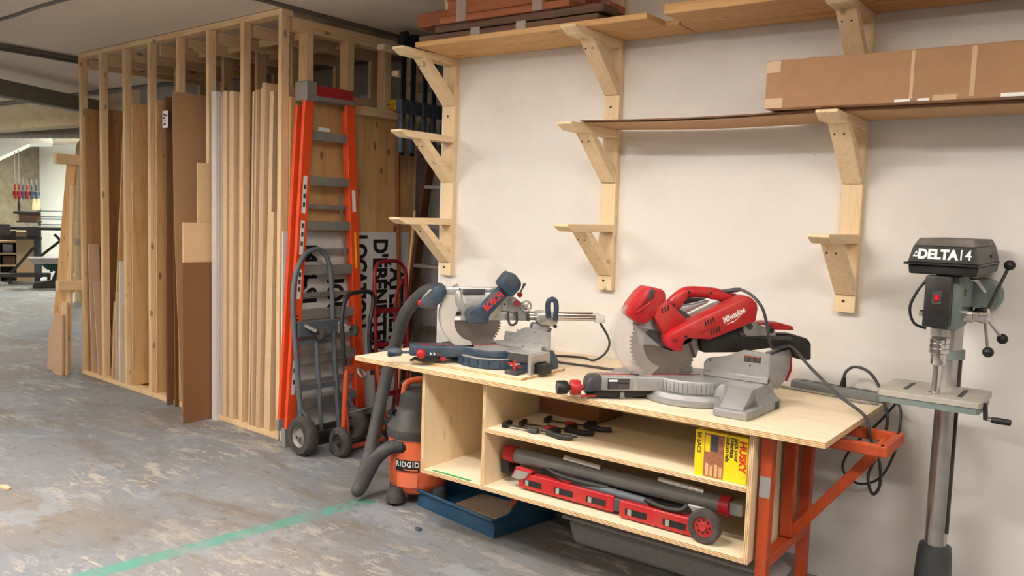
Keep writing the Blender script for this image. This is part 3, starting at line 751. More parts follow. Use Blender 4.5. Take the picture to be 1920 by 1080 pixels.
# clear lower guard: thin rim and two side plates
gc = (-0.185, 0.262)
outer = arc(gc, 0.178, 88, 262); inner = arc((-0.135, 0.235), 0.10, 255, 95)
MB().prism(outer + inner, -0.03, -0.027).build('guard_side', CLEAR, saw)
MB().prism(outer + inner, 0.027, 0.03).build('guard_side', CLEAR, saw)
MB().prism(outer + arc(gc, 0.1735, 262, 88), -0.03, 0.03).build('guard_rim', CLEAR, saw)
MB().cyl((-0.255, -0.034, 0.1), (-0.255, 0.034, 0.1), 0.009, n=12).build('guard_roller', DGREY, saw, smooth=40)
# upper blade cover in grey
mpart('upper_guard', [(590, 340), (640, 310), (700, 290), (760, 380), (765, 480), (830, 505), (990, 420), (1010, 420), (1020, 500), (1000, 560), (960, 430), (880, 430), (800, 500), (700, 470), (610, 470)], -0.026, 0.03, GREYC, bevel=0.004)
MB().prism(arc(BC, 0.155, 10, 150) + arc(BC, 0.06, 150, 10), -0.024, 0.028).build('blade_cover', DGREY, saw, smooth=35)
# red castings
mpart('gear_housing', [(690, 275), (715, 200), (770, 150), (905, 285), (905, 330), (850, 345), (790, 352), (752, 390)], -0.075, 0.045, RED)
mpart('front_cowl', [(515, 240), (522, 268), (585, 312), (640, 312), (690, 268), (735, 215), (772, 150), (770, 108), (745, 85), (650, 68), (600, 110), (535, 195)], -0.07, 0.05, RED, bevel=0.012)
mpart('cowl_recess', [(560, 230), (640, 130), (650, 100), (668, 95), (660, 150), (600, 240)], -0.0715, -0.06, REDD, bevel=0.002)
mpart('cowl_rib', [(552, 238), (655, 168), (668, 172), (570, 250)], -0.0745, -0.06, RED, bevel=0.002)
mpart('cowl_window', [(652, 88), (690, 80), (680, 140), (655, 160)], -0.073, -0.06, DGREY, bevel=0.001)
mpart('motor_housing', [(752, 385), (790, 352), (1000, 247), (1290, 115), (1325, 135), (1355, 165), (1362, 200), (1350, 290), (1040, 412), (895, 402), (862, 420), (852, 492), (800, 488), (772, 470), (752, 430)], -0.125, -0.02, RED, bevel=0.012)
mpart('motor_body', [(850, 340), (1010, 270), (1270, 150), (1340, 200), (1320, 300), (1040, 405), (880, 400)], -0.02, 0.09, GREYC, bevel=0.02)
# D handle
hpts = [(830, 200), (880, 150), (945, 112), (1060, 112), (1150, 122), (1215, 150), (1280, 180)]
MB().tube(spline([(mk(*p)[0], -0.0, mk(*p)[1]) for p in hpts], 5), 0.024, 12).build('handle', RED, saw, smooth=50)
mpart('handle_front', [(800, 190), (870, 140), (935, 98), (960, 100), (945, 150), (893, 212), (880, 250)], -0.024, 0.024, RED, bevel=0.008)
mpart('handle_rear', [(1075, 98), (1190, 106), (1290, 120), (1300, 180), (1190, 165), (1095, 158)], -0.024, 0.024, RED, bevel=0.008)
mpart('trigger', [(905, 165), (945, 148), (1080, 156), (1000, 180), (920, 195)], -0.014, 0.014, BLACK, bevel=0.004)
mpart('handle_grip_pad', [(880, 235), (905, 200), (985, 195), (1095, 165), (1090, 178), (905, 268)], -0.02, 0.02, GREYC, bevel=0.004)
for x, y in ((948, 110), (1102, 114), (870, 388), (790, 180)):
    u, z = mk(x, y); MB().cyl((u, -0.024 if y < 120 else -0.1255, z), (u, -0.0255 if y < 120 else -0.1275, z), 0.006, n=10).build('housing_screw', BLACK, saw)
for bx, by in ((735, 245), (755, 235), (775, 225)):
    mpart('vent_slot', [(bx, by), (bx + 9, by - 4), (bx + 6, by - 40), (bx - 3, by - 36)], -0.0765, -0.074, BLACK, bevel=0)
for k in range(4):
    bx = 995 + 17 * k; by = 322 - 8 * k
    mpart('vent_slot', [(bx, by - 36), (bx + 8, by - 40), (bx + 16, by - 8), (bx + 8, by - 4)], -0.1262, -0.124, BLACK, bevel=0)
    bx = 1035 + 17 * k; by = 385 - 8 * k
    mpart('vent_slot', [(bx, by - 36), (bx + 8, by - 40), (bx + 16, by - 8), (bx + 8, by - 4)], -0.1262, -0.124, BLACK, bevel=0)
for k in range(2):
    bx = 780 + 18 * k; by = 425
    mpart('vent_slot', [(bx, by - 22), (bx + 7, by - 24), (bx + 10, by - 2), (bx + 3, by)], -0.1262, -0.124, BLACK, bevel=0)
mpart('housing_groove', [(955, 362), (1090, 318), (1092, 322), (957, 367)], -0.1262, -0.124, REDD, bevel=0)
# lettering and its underline flash
a = mk(1120, 290); b = mk(1260, 215); d = V((b[0] - a[0], 0, b[1] - a[1])).normalized(); up = V((-d.z, 0, d.x))
c = mk(1192, 246)
text('lettering', 'Milwaukee', 0.036, WHITE, saw, (c[0], -0.1258, c[1]), d, up, 0.0006, 0.66, shear=0.25)
mpart('lettering_flash', [(1140, 312), (1190, 282), (1187, 292), (1252, 236), (1185, 298), (1187, 290)], -0.1262, -0.1245, WHITE, bevel=0)
# rear slide assembly
mpart('slide_housing', [(1015, 425), (1100, 400), (1260, 335), (1320, 335), (1400, 395), (1560, 405), (1650, 420), (1655, 490), (1500, 492), (1280, 520), (1030, 520)], -0.05, 0.05, BLACK, bevel=0.01)
mpart('dust_chute', [(1560, 400), (1660, 398), (1700, 405), (1780, 428), (1803, 465), (1806, 582), (1690, 570), (1655, 490), (1600, 480)], -0.045, 0.045, BLACK, bevel=0.012)
mpart('pivot_block', [(1300, 335), (1330, 298), (1365, 290), (1420, 330), (1525, 358), (1537, 402), (1330, 405), (1305, 385)], -0.065, 0.06, GREYC, bevel=0.008)
u, z = mk(1345, 335); MB().cyl((u, -0.064, z), (u, -0.068, z), 0.013, n=14).build('pivot_bolt', DGREY, saw, smooth=40)
u, z = mk(1495, 365); MB().cyl((u, -0.064, z), (u, -0.068, z), 0.011, n=14).build('pivot_bolt', BLACK, saw, smooth=40)
mpart('bevel_lever', [(1420, 318), (1500, 313), (1580, 318), (1670, 342), (1678, 370), (1540, 365), (1500, 335), (1425, 330)], -0.04, 0.04, RED, bevel=0.005)
mpart('slide_rail', [(1270, 375), (1655, 412), (1655, 440), (1290, 410)], -0.058, -0.045, DGREY, bevel=0.003)
mpart('bevel_bracket', [(1530, 545), (1600, 520), (1672, 500), (1682, 560), (1672, 650), (1640, 730), (1590, 782), (1535, 786), (1500, 700)], -0.02, 0.05, GREYC, bevel=0.008)
mpart('bevel_scale', [(1674, 500), (1684, 505), (1680, 660), (1648, 735), (1640, 730), (1672, 650)], -0.022, 0.045, RED, bevel=0)
MB().prism([(0.1, 0.0), (0.27, 0.0), (0.3, 0.06), (0.26, 0.1), (0.1, 0.099)], -0.06, 0.06).build('rear_casting', GREYC, saw, bevel=0.01, seg=2, smooth=35)
# cord
cp = [(1185, 108), (1235, 92), (1285, 84), (1330, 115), (1370, 180), (1395, 250), (1420, 350), (1450, 430), (1495, 480), (1560, 480), (1640, 478)]
ys = [-0.0, -0.02, -0.05, -0.1, -0.135, -0.14, -0.135, -0.11, -0.08, -0.07, -0.07]
inv = Matrix.Translation((-1.4525, 3.2674, ZT)) @ Matrix.Rotation(Q, 4, 'Z'); inv = inv.inverted()
pts = [V((mk(*p)[0], y, mk(*p)[1])) for p, y in zip(cp, ys)]
wp = [(-1.03, 3.45, 1.04), (-0.9, 3.42, 0.945), (-0.79, 3.4, 0.882), (-0.77, 3.42, 0.8), (-0.745, 3.5, 0.68), (-0.76, 3.6, 0.56), (-0.79, 3.62, 0.515), (-0.82, 3.66, 0.58), (-0.78, 3.68, 0.7), (-0.77, 3.7, 0.82), (-0.80, 3.72, 0.9), (-0.83, 3.74, 0.96), (-0.88, 3.77, 1.0), (-0.94, 3.79, 1.005), (-0.975, 3.8, 0.975), (-0.982, 3.805, 0.943)]
pts += [inv @ V(p) for p in wp]
MB().tube(spline(pts, 5), 0.0065, 8).build('power_cord', DGREY, saw, smooth=60)
MB().cyl(inv @ V((-0.982, 3.805, 0.95)), inv @ V((-0.984, 3.807, 0.9105)), 0.009, 0.014, 10).build('plug', BLACK, saw, smooth=50)
u0 = mk(1175, 112); u1 = mk(1290, 84)
MB().tube([(u0[0], 0, u0[1]), (u1[0], -0.05, u1[1])], [0.011, 0.008], 10).build('cord_sleeve', DGREY, saw, smooth=50)

# ---------------------------------------------------------------- blue saw
bx_ = thing('mitre_saw', 'blue and grey sliding mitre saw on a thin plywood plate, left half of worktop', 'mitre saw', (-2.4909, 3.2659, ZT + 0.0125), Q)
def bk(x, y): return (-0.58263 + .00064 * x + .00002 * y, 0.53601 - 0.0125 + .00001 * x - .00064 * y)
def bp(pts): return [bk(*p) for p in pts]
def bpart(name, pts, y0, y1, mat, parent=None, bevel=0.005, seg=2, label=None):
    return MB().prism(bp(pts), y0, y1).build(name, mat, parent or bx_, bevel=bevel, seg=seg, smooth=35, label=label)
pl = panel('plywood_plate', (-2.86, 3.02, ZT + 0.0002), (-2.17, 3.38, ZT + 0.0122), 2, BIRCH)
tag(pl, 'thin square plywood plate under the blue mitre saw', 'plywood plate')
# base ring with notches
MB().lathe([(0.2, 0.0), (0.205, 0.006), (0.2, 0.046), (0.185, 0.05), (0.0, 0.05)], n=48).build('base', BBLUE, bx_, smooth=30)
MB().lathe([(0.203, 0.0465), (0.198, 0.0515), (0.178, 0.0515)], n=48).build('mitre_scale', GREYC, bx_, smooth=30)
for k in range(11):
    a = math.radians(200 + k * 15)
    B((0.2, -0.017, 0.006), (0.209, 0.017, 0.041)).xf(Matrix.Rotation(a, 4, 'Z')).build('base_rib', BBLUE, bx_, bevel=0.002)
for s in (1, -1):
    MB().prism([(s * 0.12, 0.0), (s * 0.3, 0.0), (s * 0.3, 0.04), (s * 0.27, 0.085), (s * 0.15, 0.085)], -0.12, 0.09, lambda a, h, d: (a, d, h)).xf(FR).build('base_wing', BBLUE, bx_, bevel=0.006, seg=2, smooth=35)
MB().lathe([(0.176, 0.051), (0.182, 0.055), (0.182, 0.08), (0.176, 0.087)], n=48).build('turntable_skirt', BBLUE, bx_, smooth=30)
MB().lathe([(0.176, 0.084), (0.172, 0.0885), (0.0, 0.0885)], n=48).build('turntable', GREYC, bx_, smooth=30)
MB().prism([(-0.44, 0.04), (-0.37, 0.055), (-0.16, 0.065), (-0.12, 0.1), (-0.12, -0.1), (-0.16, -0.065), (-0.37, -0.055), (-0.44, -0.04)], 0.036, 0.0885, lambda a, b, d: (a, b, d)).build('mitre_arm', BBLUE, bx_, bevel=0.008, seg=2, smooth=35)
B((-0.40, -0.012, 0.0886), (0.0, 0.012, 0.0896)).build('kerf_plate', RED, bx_)
MB().lathe([(0.0, -0.545), (0.02, -0.545), (0.025, -0.535), (0.021, -0.505), (0.019, -0.48), (0.007, -0.475), (0.007, -0.43)], (0, 0, 0.048), (1, 0, 0), 10).build('mitre_knob', BBLUE, bx_, smooth=35)
MB().sphere((-0.385, -0.06, 0.05), 0.024, sc=(1, .7, 1)).build('lock_knob', RED, bx_, smooth=60)
bpart('detent_lever', [(430, 770), (470, 765), (470, 800), (440, 805)], -0.06, -0.03, RED, bevel=0.003)
bpart('arm_underside', [(205, 810), (230, 790), (330, 770), (430, 780), (440, 815), (330, 815), (240, 800)], -0.04, 0.02, BLACK, bevel=0.003)
for k in range(5):
    x = 350 + k * 28
    bpart('arm_marking', [(x, 735), (x + 10, 735), (x + 16, 750), (x + 6, 752)], -0.0585, -0.056, WHITE if k != 2 else RED, bevel=0)
# fence
pts = [(0.01, 0.0885), (0.285, 0.0885), (0.285, 0.178), (0.14, 0.19), (0.08, 0.158), (0.02, 0.158)]
MB().prism(pts, 0.02, 0.036, lambda a, h, d: (a, d, h)).xf(FR).build('fence', ALU, bx_, bevel=0.002)
B((0.0, -0.005, 0.088), (0.26, 0.02, 0.112)).xf(FR).build('fence_foot', ALU, bx_, bevel=0.003)
MB().prism([(-0.02, 0.0885), (-0.31, 0.0885), (-0.31, 0.118), (-0.12, 0.128), (-0.05, 0.1)], 0.02, 0.036, lambda a, h, d: (a, d, h)).xf(FR).build('fence', ALU, bx_, bevel=0.002)
for x, z in ((0.1, 0.172), (0.06, 0.145), (0.2, 0.172), (0.15, 0.1)):
    MB().cyl((x, 0.0195 if z > .12 else -0.0055, z), (x, 0.0185 if z > .12 else -0.0065, z), 0.0035, n=8).xf(FR).build('fence_screw', BLACK, bx_)
for k in range(18):
    B((0.03 + k * 0.0135, 0.0192, 0.118), (0.031 + k * 0.0135, 0.0199, 0.126)).xf(FR).build('fence_mark', DGREY, bx_)
# extension wing at the right with its clamp
wg = B((0.16, -0.13, 0.045), (0.285, 0.0, 0.09)).xf(FR).build('extension_block', DGREY, bx_, bevel=0.006, seg=2, smooth=35)
B((0.155, -0.135, 0.086), (0.285, -0.0, 0.0925)).xf(FR).build('extension_plate', ALU, bx_, bevel=0.002)
MB().prism([(-0.16, 0.0), (-0.125, 0.0), (-0.125, 0.05), (-0.03, 0.05), (-0.03, 0.0), (0.0, 0.0), (0.0, 0.092), (-0.16, 0.092)], 0.292, 0.31, lambda a, h, d: (d, a, h)).xf(FR).build('end_stop', ALU, bx_, bevel=0.003)
B((0.288, -0.115, 0.0), (0.35, -0.04, 0.048)).xf(FR).build('rail_end', BLACK, bx_, bevel=0.004)
B((0.2, -0.215, 0.0), (0.27, -0.14, 0.02)).xf(FR).build('clamp_foot', DGREY, bx_, bevel=0.004)
MB().cyl((0.235, -0.18, 0.02), (0.235, -0.18, 0.06), 0.008, n=10).xf(FR).build('clamp_screw', RED, bx_, smooth=40)
MB().bar((0.205, -0.19, 0.05), (0.265, -0.17, 0.034), 0.012, 0.008).xf(FR).build('clamp_lever', RED, bx_)
MB().bar((0.205, -0.17, 0.034), (0.265, -0.19, 0.052), 0.01, 0.008).xf(FR).build('clamp_lever', ALU, bx_)
# blade and guards
C2 = (-0.128, 0.207)
bl2 = disc_teeth(0.137, 56, -0.0015, 0.0015, C2).build('blade', STEEL, bx_)
MB().cyl((C2[0], -0.012, C2[1]), (C2[0], 0.012, C2[1]), 0.022, n=20).build('arbor_flange', GREYC, bl2, smooth=40)
g2 = (-0.125, 0.236)
LG = clearplastic('frosted_guard', rgb(214, 206, 196), 0.8)
out2 = arc(g2, 0.176, 120, 268); in2 = arc(C2, 0.098, 262, 110)
MB().prism(out2 + in2, -0.024, -0.021).build('guard_side', LG, bx_)
MB().prism(out2 + in2, 0.021, 0.024).build('guard_side', LG, bx_)
MB().prism(out2 + arc(g2, 0.171, 268, 120), -0.026, 0.026).build('guard_rim', ALU, bx_, smooth=40)
bpart('upper_housing', [(480, 300), (560, 290), (700, 280), (860, 250), (930, 330), (905, 430), (830, 500), (500, 500), (470, 430)], -0.02, 0.035, ALU, bevel=0.006)
bpart('guard_arm', [(545, 290), (575, 262), (600, 300), (600, 345), (640, 400), (620, 450), (570, 400), (548, 350)], -0.035, -0.02, ALU, bevel=0.006)
bpart('warning_plate', [(520, 430), (595, 430), (595, 462), (520, 460)], -0.0215, -0.02, BLACK, bevel=0)
bpart('warning_text', [(520, 470), (590, 470), (590, 495), (520, 495)], -0.0215, -0.02, WHITE, bevel=0)
bpart('top_handle', [(480, 243), (860, 243), (960, 300), (1010, 330), (1005, 410), (950, 425), (905, 425), (900, 350), (860, 275), (500, 300), (470, 290)], -0.028, 0.02, ALU, bevel=0.006)
bpart('handle_insert', [(608, 252), (778, 252), (778, 298), (608, 298)], -0.031, -0.026, DGREY, bevel=0.002)
bpart('front_handle', [(285, 345), (305, 325), (350, 275), (390, 232), (430, 226), (480, 245), (488, 285), (450, 340), (415, 385), (330, 388), (290, 385)], -0.05, 0.045, BBLUE, bevel=0.016)
bpart('handle_highlight_strip', [(300, 312), (312, 322), (372, 262), (362, 252)], -0.052, -0.045, ALU, bevel=0.001)
bpart('switch_button', [(265, 350), (300, 343), (312, 360), (310, 383), (270, 385)], -0.03, 0.02, RED, bevel=0.005)
bpart('guard_bracket', [(478, 190), (492, 185), (498, 230), (520, 195), (525, 225), (505, 260), (478, 250)], -0.01, 0.01, CLEAR, bevel=0.001)
bpart('gear_arm', [(622, 440), (650, 400), (740, 368), (885, 218), (905, 205), (968, 290), (940, 302), (800, 452), (797, 512), (640, 514), (625, 490)], -0.085, -0.028, BBLUE, bevel=0.010)
mh = bpart('motor_head', [(850, 205), (915, 118), (935, 113), (990, 130), (1036, 185), (1034, 232), (968, 305), (940, 290)], -0.13, -0.02, BBLUE, bevel=0.012)
for k in range(3):
    bpart('cooling_slot', [(905 + 28 * k, 190 + 17 * k), (950 + 28 * k, 130 + 17 * k), (962 + 28 * k, 137 + 17 * k), (918 + 28 * k, 198 + 17 * k)], -0.1315, -0.128, DGREY, mh, bevel=0)
MB().lathe([(0.055, 0.0), (0.058, 0.004), (0.058, 0.03), (0.0, 0.034)], (bk(880, 165)[0], 0.02, bk(880, 165)[1]), (0, 1, 0), 24).build('motor_end', CLEAR, bx_, smooth=40)
a = bk(755, 410); b = bk(905, 270); d = V((b[0] - a[0], 0, b[1] - a[1])).normalized(); up = V((-d.z, 0, d.x)); c = bk(832, 340)
text('lettering', 'BOSCH', 0.044, REDINK, bx_, (c[0], -0.0856, c[1]), d, up, 0.0012, 0.78)
for x, y in ((662, 432), (768, 470), (1018, 215), (585, 255), (570, 308), (930, 372)):
    u, z = bk(x, y); yy = -0.1305 if x == 1018 else (-0.0855 if x in (662, 768) else -0.029)
    MB().cyl((u, yy, z), (u, yy - 0.002, z), 0.005, n=10).build('housing_screw', BLACK, bx_)
# rear pivot, wheel and knobs
bpart('pivot_casting', [(950, 330), (1010, 320), (1050, 350), (1120, 420), (1130, 500), (1040, 500), (1010, 440), (940, 425)], -0.03, 0.035, GREYC, bevel=0.006)
u, z = bk(1094, 384)
wh = MB().torus((u, -0.04, z), 0.024, 0.005, (0, 1, 0), 20, 8).build('depth_wheel', ALU, bx_, smooth=60)
MB().cyl((u, -0.045, z), (u, -0.03, z), 0.008, n=12).build('wheel_hub', ALU, wh, smooth=40)
for k in range(4):
    a = math.radians(45 + 90 * k); MB().bar((u, -0.04, z), (u + 0.023 * math.cos(a), -0.04, z + 0.023 * math.sin(a)), 0.006, 0.005, (0, 1, 0)).build('wheel_spoke', ALU, wh)
for x, y, r in ((1020, 362, 0.014), (1043, 296, 0.013)):
    u, z = bk(x, y); MB().lathe([(0, -0.05), (r, -0.048), (r, -0.03), (0.005, -0.028), (0.005, 0)], (u, 0, z), (0, 1, 0), 14).build('red_knob', RED, bx_, smooth=40)
p0, p1 = bk(1045, 290), bk(1085, 210)
MB().tube([(p0[0], -0.03, p0[1]), (bk(1066, 250)[0], -0.03, bk(1066, 250)[1]), (p1[0], -0.03, p1[1])], [0.004, 0.004, 0.008], 8).build('stop_screw', DGREY, bx_, smooth=50)
bpart('head_link', [(840, 440), (930, 425), (1010, 430), (1110, 440), (1110, 502), (900, 500), (830, 500)], -0.012, 0.03, ALU, bevel=0.004)
cpts = [bk(*p) for p in ((955, 430), (955, 480), (965, 520), (990, 530), (1018, 510), (1020, 470), (1018, 425))]
MB().tube(spline([(u, -0.04, z) for u, z in cpts], 5), 0.006, 8).build('link_cord', RUBBER, bx_, smooth=60)
# slide tubes, carriage and carrying handle
for yy, dz in ((-0.03, 0.0), (0.04, 0.006)):
    p0, p1 = bk(1112, 470), bk(1650, 480)
    MB().cyl((p0[0], yy, p0[1] + dz), (p1[0], yy, p1[1] + dz), 0.0155, n=16).build('slide_tube', CHROME, bx_, smooth=40)
bpart('slide_carriage', [(1172, 440), (1230, 428), (1340, 440), (1342, 520), (1300, 540), (1200, 535), (1172, 495)], -0.052, 0.062, ALU, bevel=0.010)
bpart('slide_stop', [(1100, 445), (1118, 445), (1118, 500), (1100, 500)], -0.05, 0.06, DGREY, bevel=0.003)
bpart('tube_end_cap', [(1640, 452), (1718, 460), (1722, 510), (1700, 518), (1640, 518)], -0.05, 0.062, MELAM, bevel=0.008)
cpts = [bk(*p) for p in ((1266, 470), (1258, 400), (1262, 350), (1290, 328), (1318, 345), (1325, 400), (1318, 490))]
MB().tube(spline([(u, -0.055, z) for u, z in cpts], 5), 0.013, 12).build('carrying_handle', BBLUE, bx_, smooth=60)
bpart('carriage_plate', [(1190, 455), (1250, 450), (1250, 500), (1200, 505)], -0.0545, -0.05, ALUD, bevel=0.001)
u, z = bk(1320, 540); MB().cyl((u, -0.05, z), (u, -0.03, z), 0.009, n=8).build('carriage_knob', BLACK, bx_)
bpart('rear_arch', [(1150, 520), (1290, 530), (1265, 600), (1225, 640), (1215, 770), (1150, 770), (1130, 580)], -0.035, 0.04, GREYC, bevel=0.010)
bpart('bevel_lock', [(1215, 640), (1260, 580), (1285, 548), (1295, 560), (1255, 640), (1245, 720), (1222, 740), (1205, 700)], -0.05, -0.03, DGREY, bevel=0.005)
u, z = bk(1230, 705); MB().cyl((u, -0.06, z), (u, -0.03, z), 0.02, n=12).build('bevel_knob', BLACK, bx_, smooth=40)
MB().prism([(0.02, 0.0), (0.22, 0.0), (0.22, 0.06), (0.15, 0.088), (0.02, 0.088)], -0.05, 0.06).build('rear_casting', GREYC, bx_, bevel=0.008, seg=2, smooth=35)
inv2 = (Matrix.Translation((-2.4909, 3.2659, ZT + 0.0125)) @ Matrix.Rotation(Q, 4, 'Z')).inverted()
u, z = bk(1690, 515)
cw = [(-2.09, 3.66, 1.0), (-2.12, 3.68, 0.93), (-2.2, 3.7, 0.879), (-2.3, 3.74, 0.8768), (-2.44, 3.66, 0.8768), (-2.42, 3.57, 0.8768), (-2.3, 3.53, 0.8768), (-2.15, 3.545, 0.8768), (-2.0, 3.56, 0.8768), (-1.8, 3.66, 0.8768), (-1.55, 3.72, 0.8768), (-1.25, 3.74, 0.8768)]
MB().tube(spline([V((u, 0, z))] + [inv2 @ V(p) for p in cw], 6), 0.006, 8).build('power_cord', DGREY, bx_, smooth=60)

# ---------------------------------------------------------------- power strip
ps = thing('power_strip', 'grey multi-socket power strip lying along the back of the worktop', 'power strip', (-1.0, 3.8, ZT), math.radians(-6))
B((-0.21, -0.03, 0.0005), (0.21, 0.03, 0.04)).build('housing', plain('grey_power_strip', rgb(120, 122, 120), 0.5, var=0.05, scale=30), ps, bevel=0.008, seg=2, smooth=35)
for k in range(6):
    o = B((-0.17 + k * 0.055, -0.018, 0.0395), (-0.135 + k * 0.055, 0.018, 0.0412)).build('socket', DGREY, ps, bevel=0.001)
B((0.165, -0.012, 0.0395), (0.19, 0.012, 0.044)).build('switch', ORANGE, ps, bevel=0.002)
MB().tube(spline([(0.21, 0, 0.02), (0.27, -0.03, 0.0), (0.285, -0.06, -0.08), (0.26, -0.02, -0.2), (0.2, 0.0, -0.33), (0.1, 0.02, -0.38), (0.03, 0.03, -0.33), (0.07, 0.03, -0.22), (0.17, 0.02, -0.1), (0.235, 0.03, 0.0)], 6), 0.0055, 8).build('cord', DGREY, ps, smooth=60)
MB().tube(spline([(-0.6, -0.06, 0.0065), (-0.4, -0.05, 0.0065), (-0.2, -0.06, 0.0065), (0.0, -0.065, 0.0065), (0.12, -0.1, 0.0065), (0.2, -0.075, 0.0065)], 6), 0.0055, 8).build('cord', ALUD, ps, smooth=60)

# ================================================================== INSIDE THE CABINET
def qclamp(label, x, y, rz, L=0.2):
    t = thing('bar_clamp', label, 'clamp', (x, y, 0.6362), rz, 'small bar clamps on the cabinet shelf')
    B((-L, -0.006, 0.012), (L * 0.9, 0.006, 0.016)).build('bar', DSTEEL, t)
    B((-L, -0.012, 0.002), (-L + 0.022, 0.055, 0.026)).build('fixed_jaw', BLACK, t, bevel=0.004)
    B((-L + 0.001, 0.045, 0.006), (-L + 0.021, 0.06, 0.022)).build('jaw_pad', RED, t, bevel=0.002)
    B((0.03, -0.016, 0.0), (0.075, 0.06, 0.028)).build('sliding_jaw', BLACK, t, bevel=0.006)
    MB().tube(spline([(0.06, -0.01, 0.014), (0.12, -0.03, 0.014), (0.17, -0.02, 0.016)], 5), [0.014] * 5 + [0.012] * 5 + [0.009], 8).build('grip', BLACK, t, smooth=50)
    B((-0.06, -0.02, 0.002), (-0.01, 0.012, 0.022)).build('trigger', RED if rz > 0.2 else DGREY, t, bevel=0.004)
    return t
qclamp('black bar clamp at the front left of the cabinet shelf', -2.08, 3.06, 0.12)
qclamp('black bar clamp just behind the front one on the cabinet shelf', -2.05, 3.16, 0.3, 0.19)
qclamp('black bar clamp farthest back of the three on the cabinet shelf', -2.02, 3.28, 0.22, 0.17)
c2 = thing('carton', 'plain brown carton at the back of the cabinet shelf', 'box', (-2.15, 3.52, 0.6352))
B((-0.17, -0.12, 0.0005), (0.17, 0.12, 0.13)).build('box', CARDD, c2, bevel=0.003)
B((-0.06, -0.1206, 0.095), (0.03, -0.1201, 0.125)).build('label', CARDT, c2)
# yellow box of bags
hb = thing('bag_box', 'yellow and brown box of rubbish bags on the right of the cabinet shelf', 'box', (-1.2, 2.99, 0.6352))
B((-0.105, 0, 0.0005), (0.105, 0.11, 0.178)).build('box', YELLOW, hb, bevel=0.002)
B((-0.068, -0.0012, 0.004), (0.012, -0.0002, 0.172)).build('photo_panel', PINKPR, hb)
for k in range(4): B((-0.06 + k * 0.018, -0.0022, 0.008), (-0.047 + k * 0.018, -0.0012, 0.055 - 0.006 * (k % 2))).build('printed_bag', PLANK[2], hb)
B((-0.064, -0.002, 0.1), (-0.045, -0.0013, 0.165)).build('printed_patch', YELLOW, hb)
B((-0.04, -0.002, 0.105), (-0.012, -0.0013, 0.168)).build('printed_patch', DGREY, hb)
for s, x, sz, m, bo in (('HUSKY', 0.085, 0.036, REDINK, 0.0014), ('Sacs pour', 0.061, 0.022, SIGNK, 0.0003), ('D\u00e9tritus', 0.043, 0.022, SIGNK, 0.0003), ('Industriels', 0.025, 0.022, SIGNK, 0.0003), ('50 SACS', -0.09, 0.022, SIGNK, 0.0004)):
    text('lettering', s, sz, m, hb, (x, -0.001, 0.172 if s != 'HUSKY' else 0.165), (0, 0, -1), (1, 0, 0), bo, 1.05, align='LEFT')
B((-0.1055, 0.0, 0.0006), (-0.0755, -0.0006, 0.1775)).build('printed_strip', YELLOW, hb)

# folded saw stand
sd = thing('folding_saw_stand', 'folded red and grey tubular saw stand on the cabinet floor', 'saw stand', (-1.72, 3.12, 0.3632))
def xt(name, x0, x1, y, z0, z1, r, m, n=14): return MB().cyl((x0, y, z0), (x1, y, z1), r, n=n).build(name, m, sd, smooth=40)
xt('main_tube', -0.52, 0.5, -0.02, 0.135, 0.14, 0.035, plain('grey_tube_paint', rgb(122, 120, 116), 0.45, 0.2, var=0.1))
xt('end_collar', -0.575, -0.515, -0.02, 0.135, 0.135, 0.039, RED); xt('end_collar', 0.49, 0.53, -0.02, 0.14, 0.14, 0.041, RED)
B((0.53, -0.045, 0.115), (0.585, 0.005, 0.165)).build('tube_plug', GREYC, sd, bevel=0.004)
B((-0.59, -0.05, 0.04), (-0.545, 0.06, 0.12)).build('end_foot', BLACK, sd, bevel=0.008)
def rail(x0, x1, y, z, hgt=0.07):
    r = B((x0, y - 0.012, z), (x1, y + 0.03, z + hgt)).build('rail', RED, sd, bevel=0.004)
    n = int((x1 - x0) / 0.16)
    for k in range(n):
        a = x0 + 0.03 + k * (x1 - x0) / n
        B((a, y - 0.0126, z + 0.016), (a + 0.1, y - 0.0118, z + 0.044)).build('rail_slot', BLACK, r)
        B((a + 0.012, y - 0.016, z + 0.018), (a + 0.03, y - 0.0122, z + 0.042)).build('rail_clip', ALU, r)
    return r
rail(-0.46, 0.04, -0.07, 0.012); rail(0.075, 0.42, -0.085, 0.008)
B((0.038, -0.08, 0.02), (0.077, -0.045, 0.075)).build('rail_joint', DGREY, sd, bevel=0.004)
xt('leg_tube', -0.22, 0.2, -0.055, 0.095, 0.085, 0.017, GREYST); xt('leg_collar', -0.225, -0.18, -0.055, 0.096, 0.095, 0.021, RED)
MB().sphere((-0.235, -0.055, 0.097), 0.021).build('leg_tip', DGREY, sd, smooth=60)
xt('leg_tube', -0.45, 0.3, 0.08, 0.06, 0.06, 0.02, GREYST)
MB().prism([(-0.5, 0.05), (-0.475, 0.105), (-0.38, 0.1), (-0.41, 0.06), (-0.44, 0.045)], -0.085, -0.06).build('bracket_plate', RED, sd, bevel=0.003)
MB().prism([(-0.495, 0.052), (-0.47, 0.09), (-0.395, 0.092), (-0.42, 0.062), (-0.445, 0.05)], -0.088, -0.085).build('bracket_face', ALU, sd)
for x0, x1, z0, z1 in ((-0.24, -0.05, 0.185, 0.178), (0.22, 0.42, 0.185, 0.178)):
    xt('chrome_bar', x0, x1, -0.04 if x0 < 0 else -0.03, z0, z1, 0.012, CHROME)
whl = MB().lathe([(0.042, -0.02), (0.062, -0.02), (0.067, -0.014), (0.067, 0.014), (0.062, 0.02), (0.042, 0.02), (0.042, -0.02)], (0.46, -0.105, 0.068), (0, 1, 0), 26).build('wheel', RUBBER, sd, smooth=40)
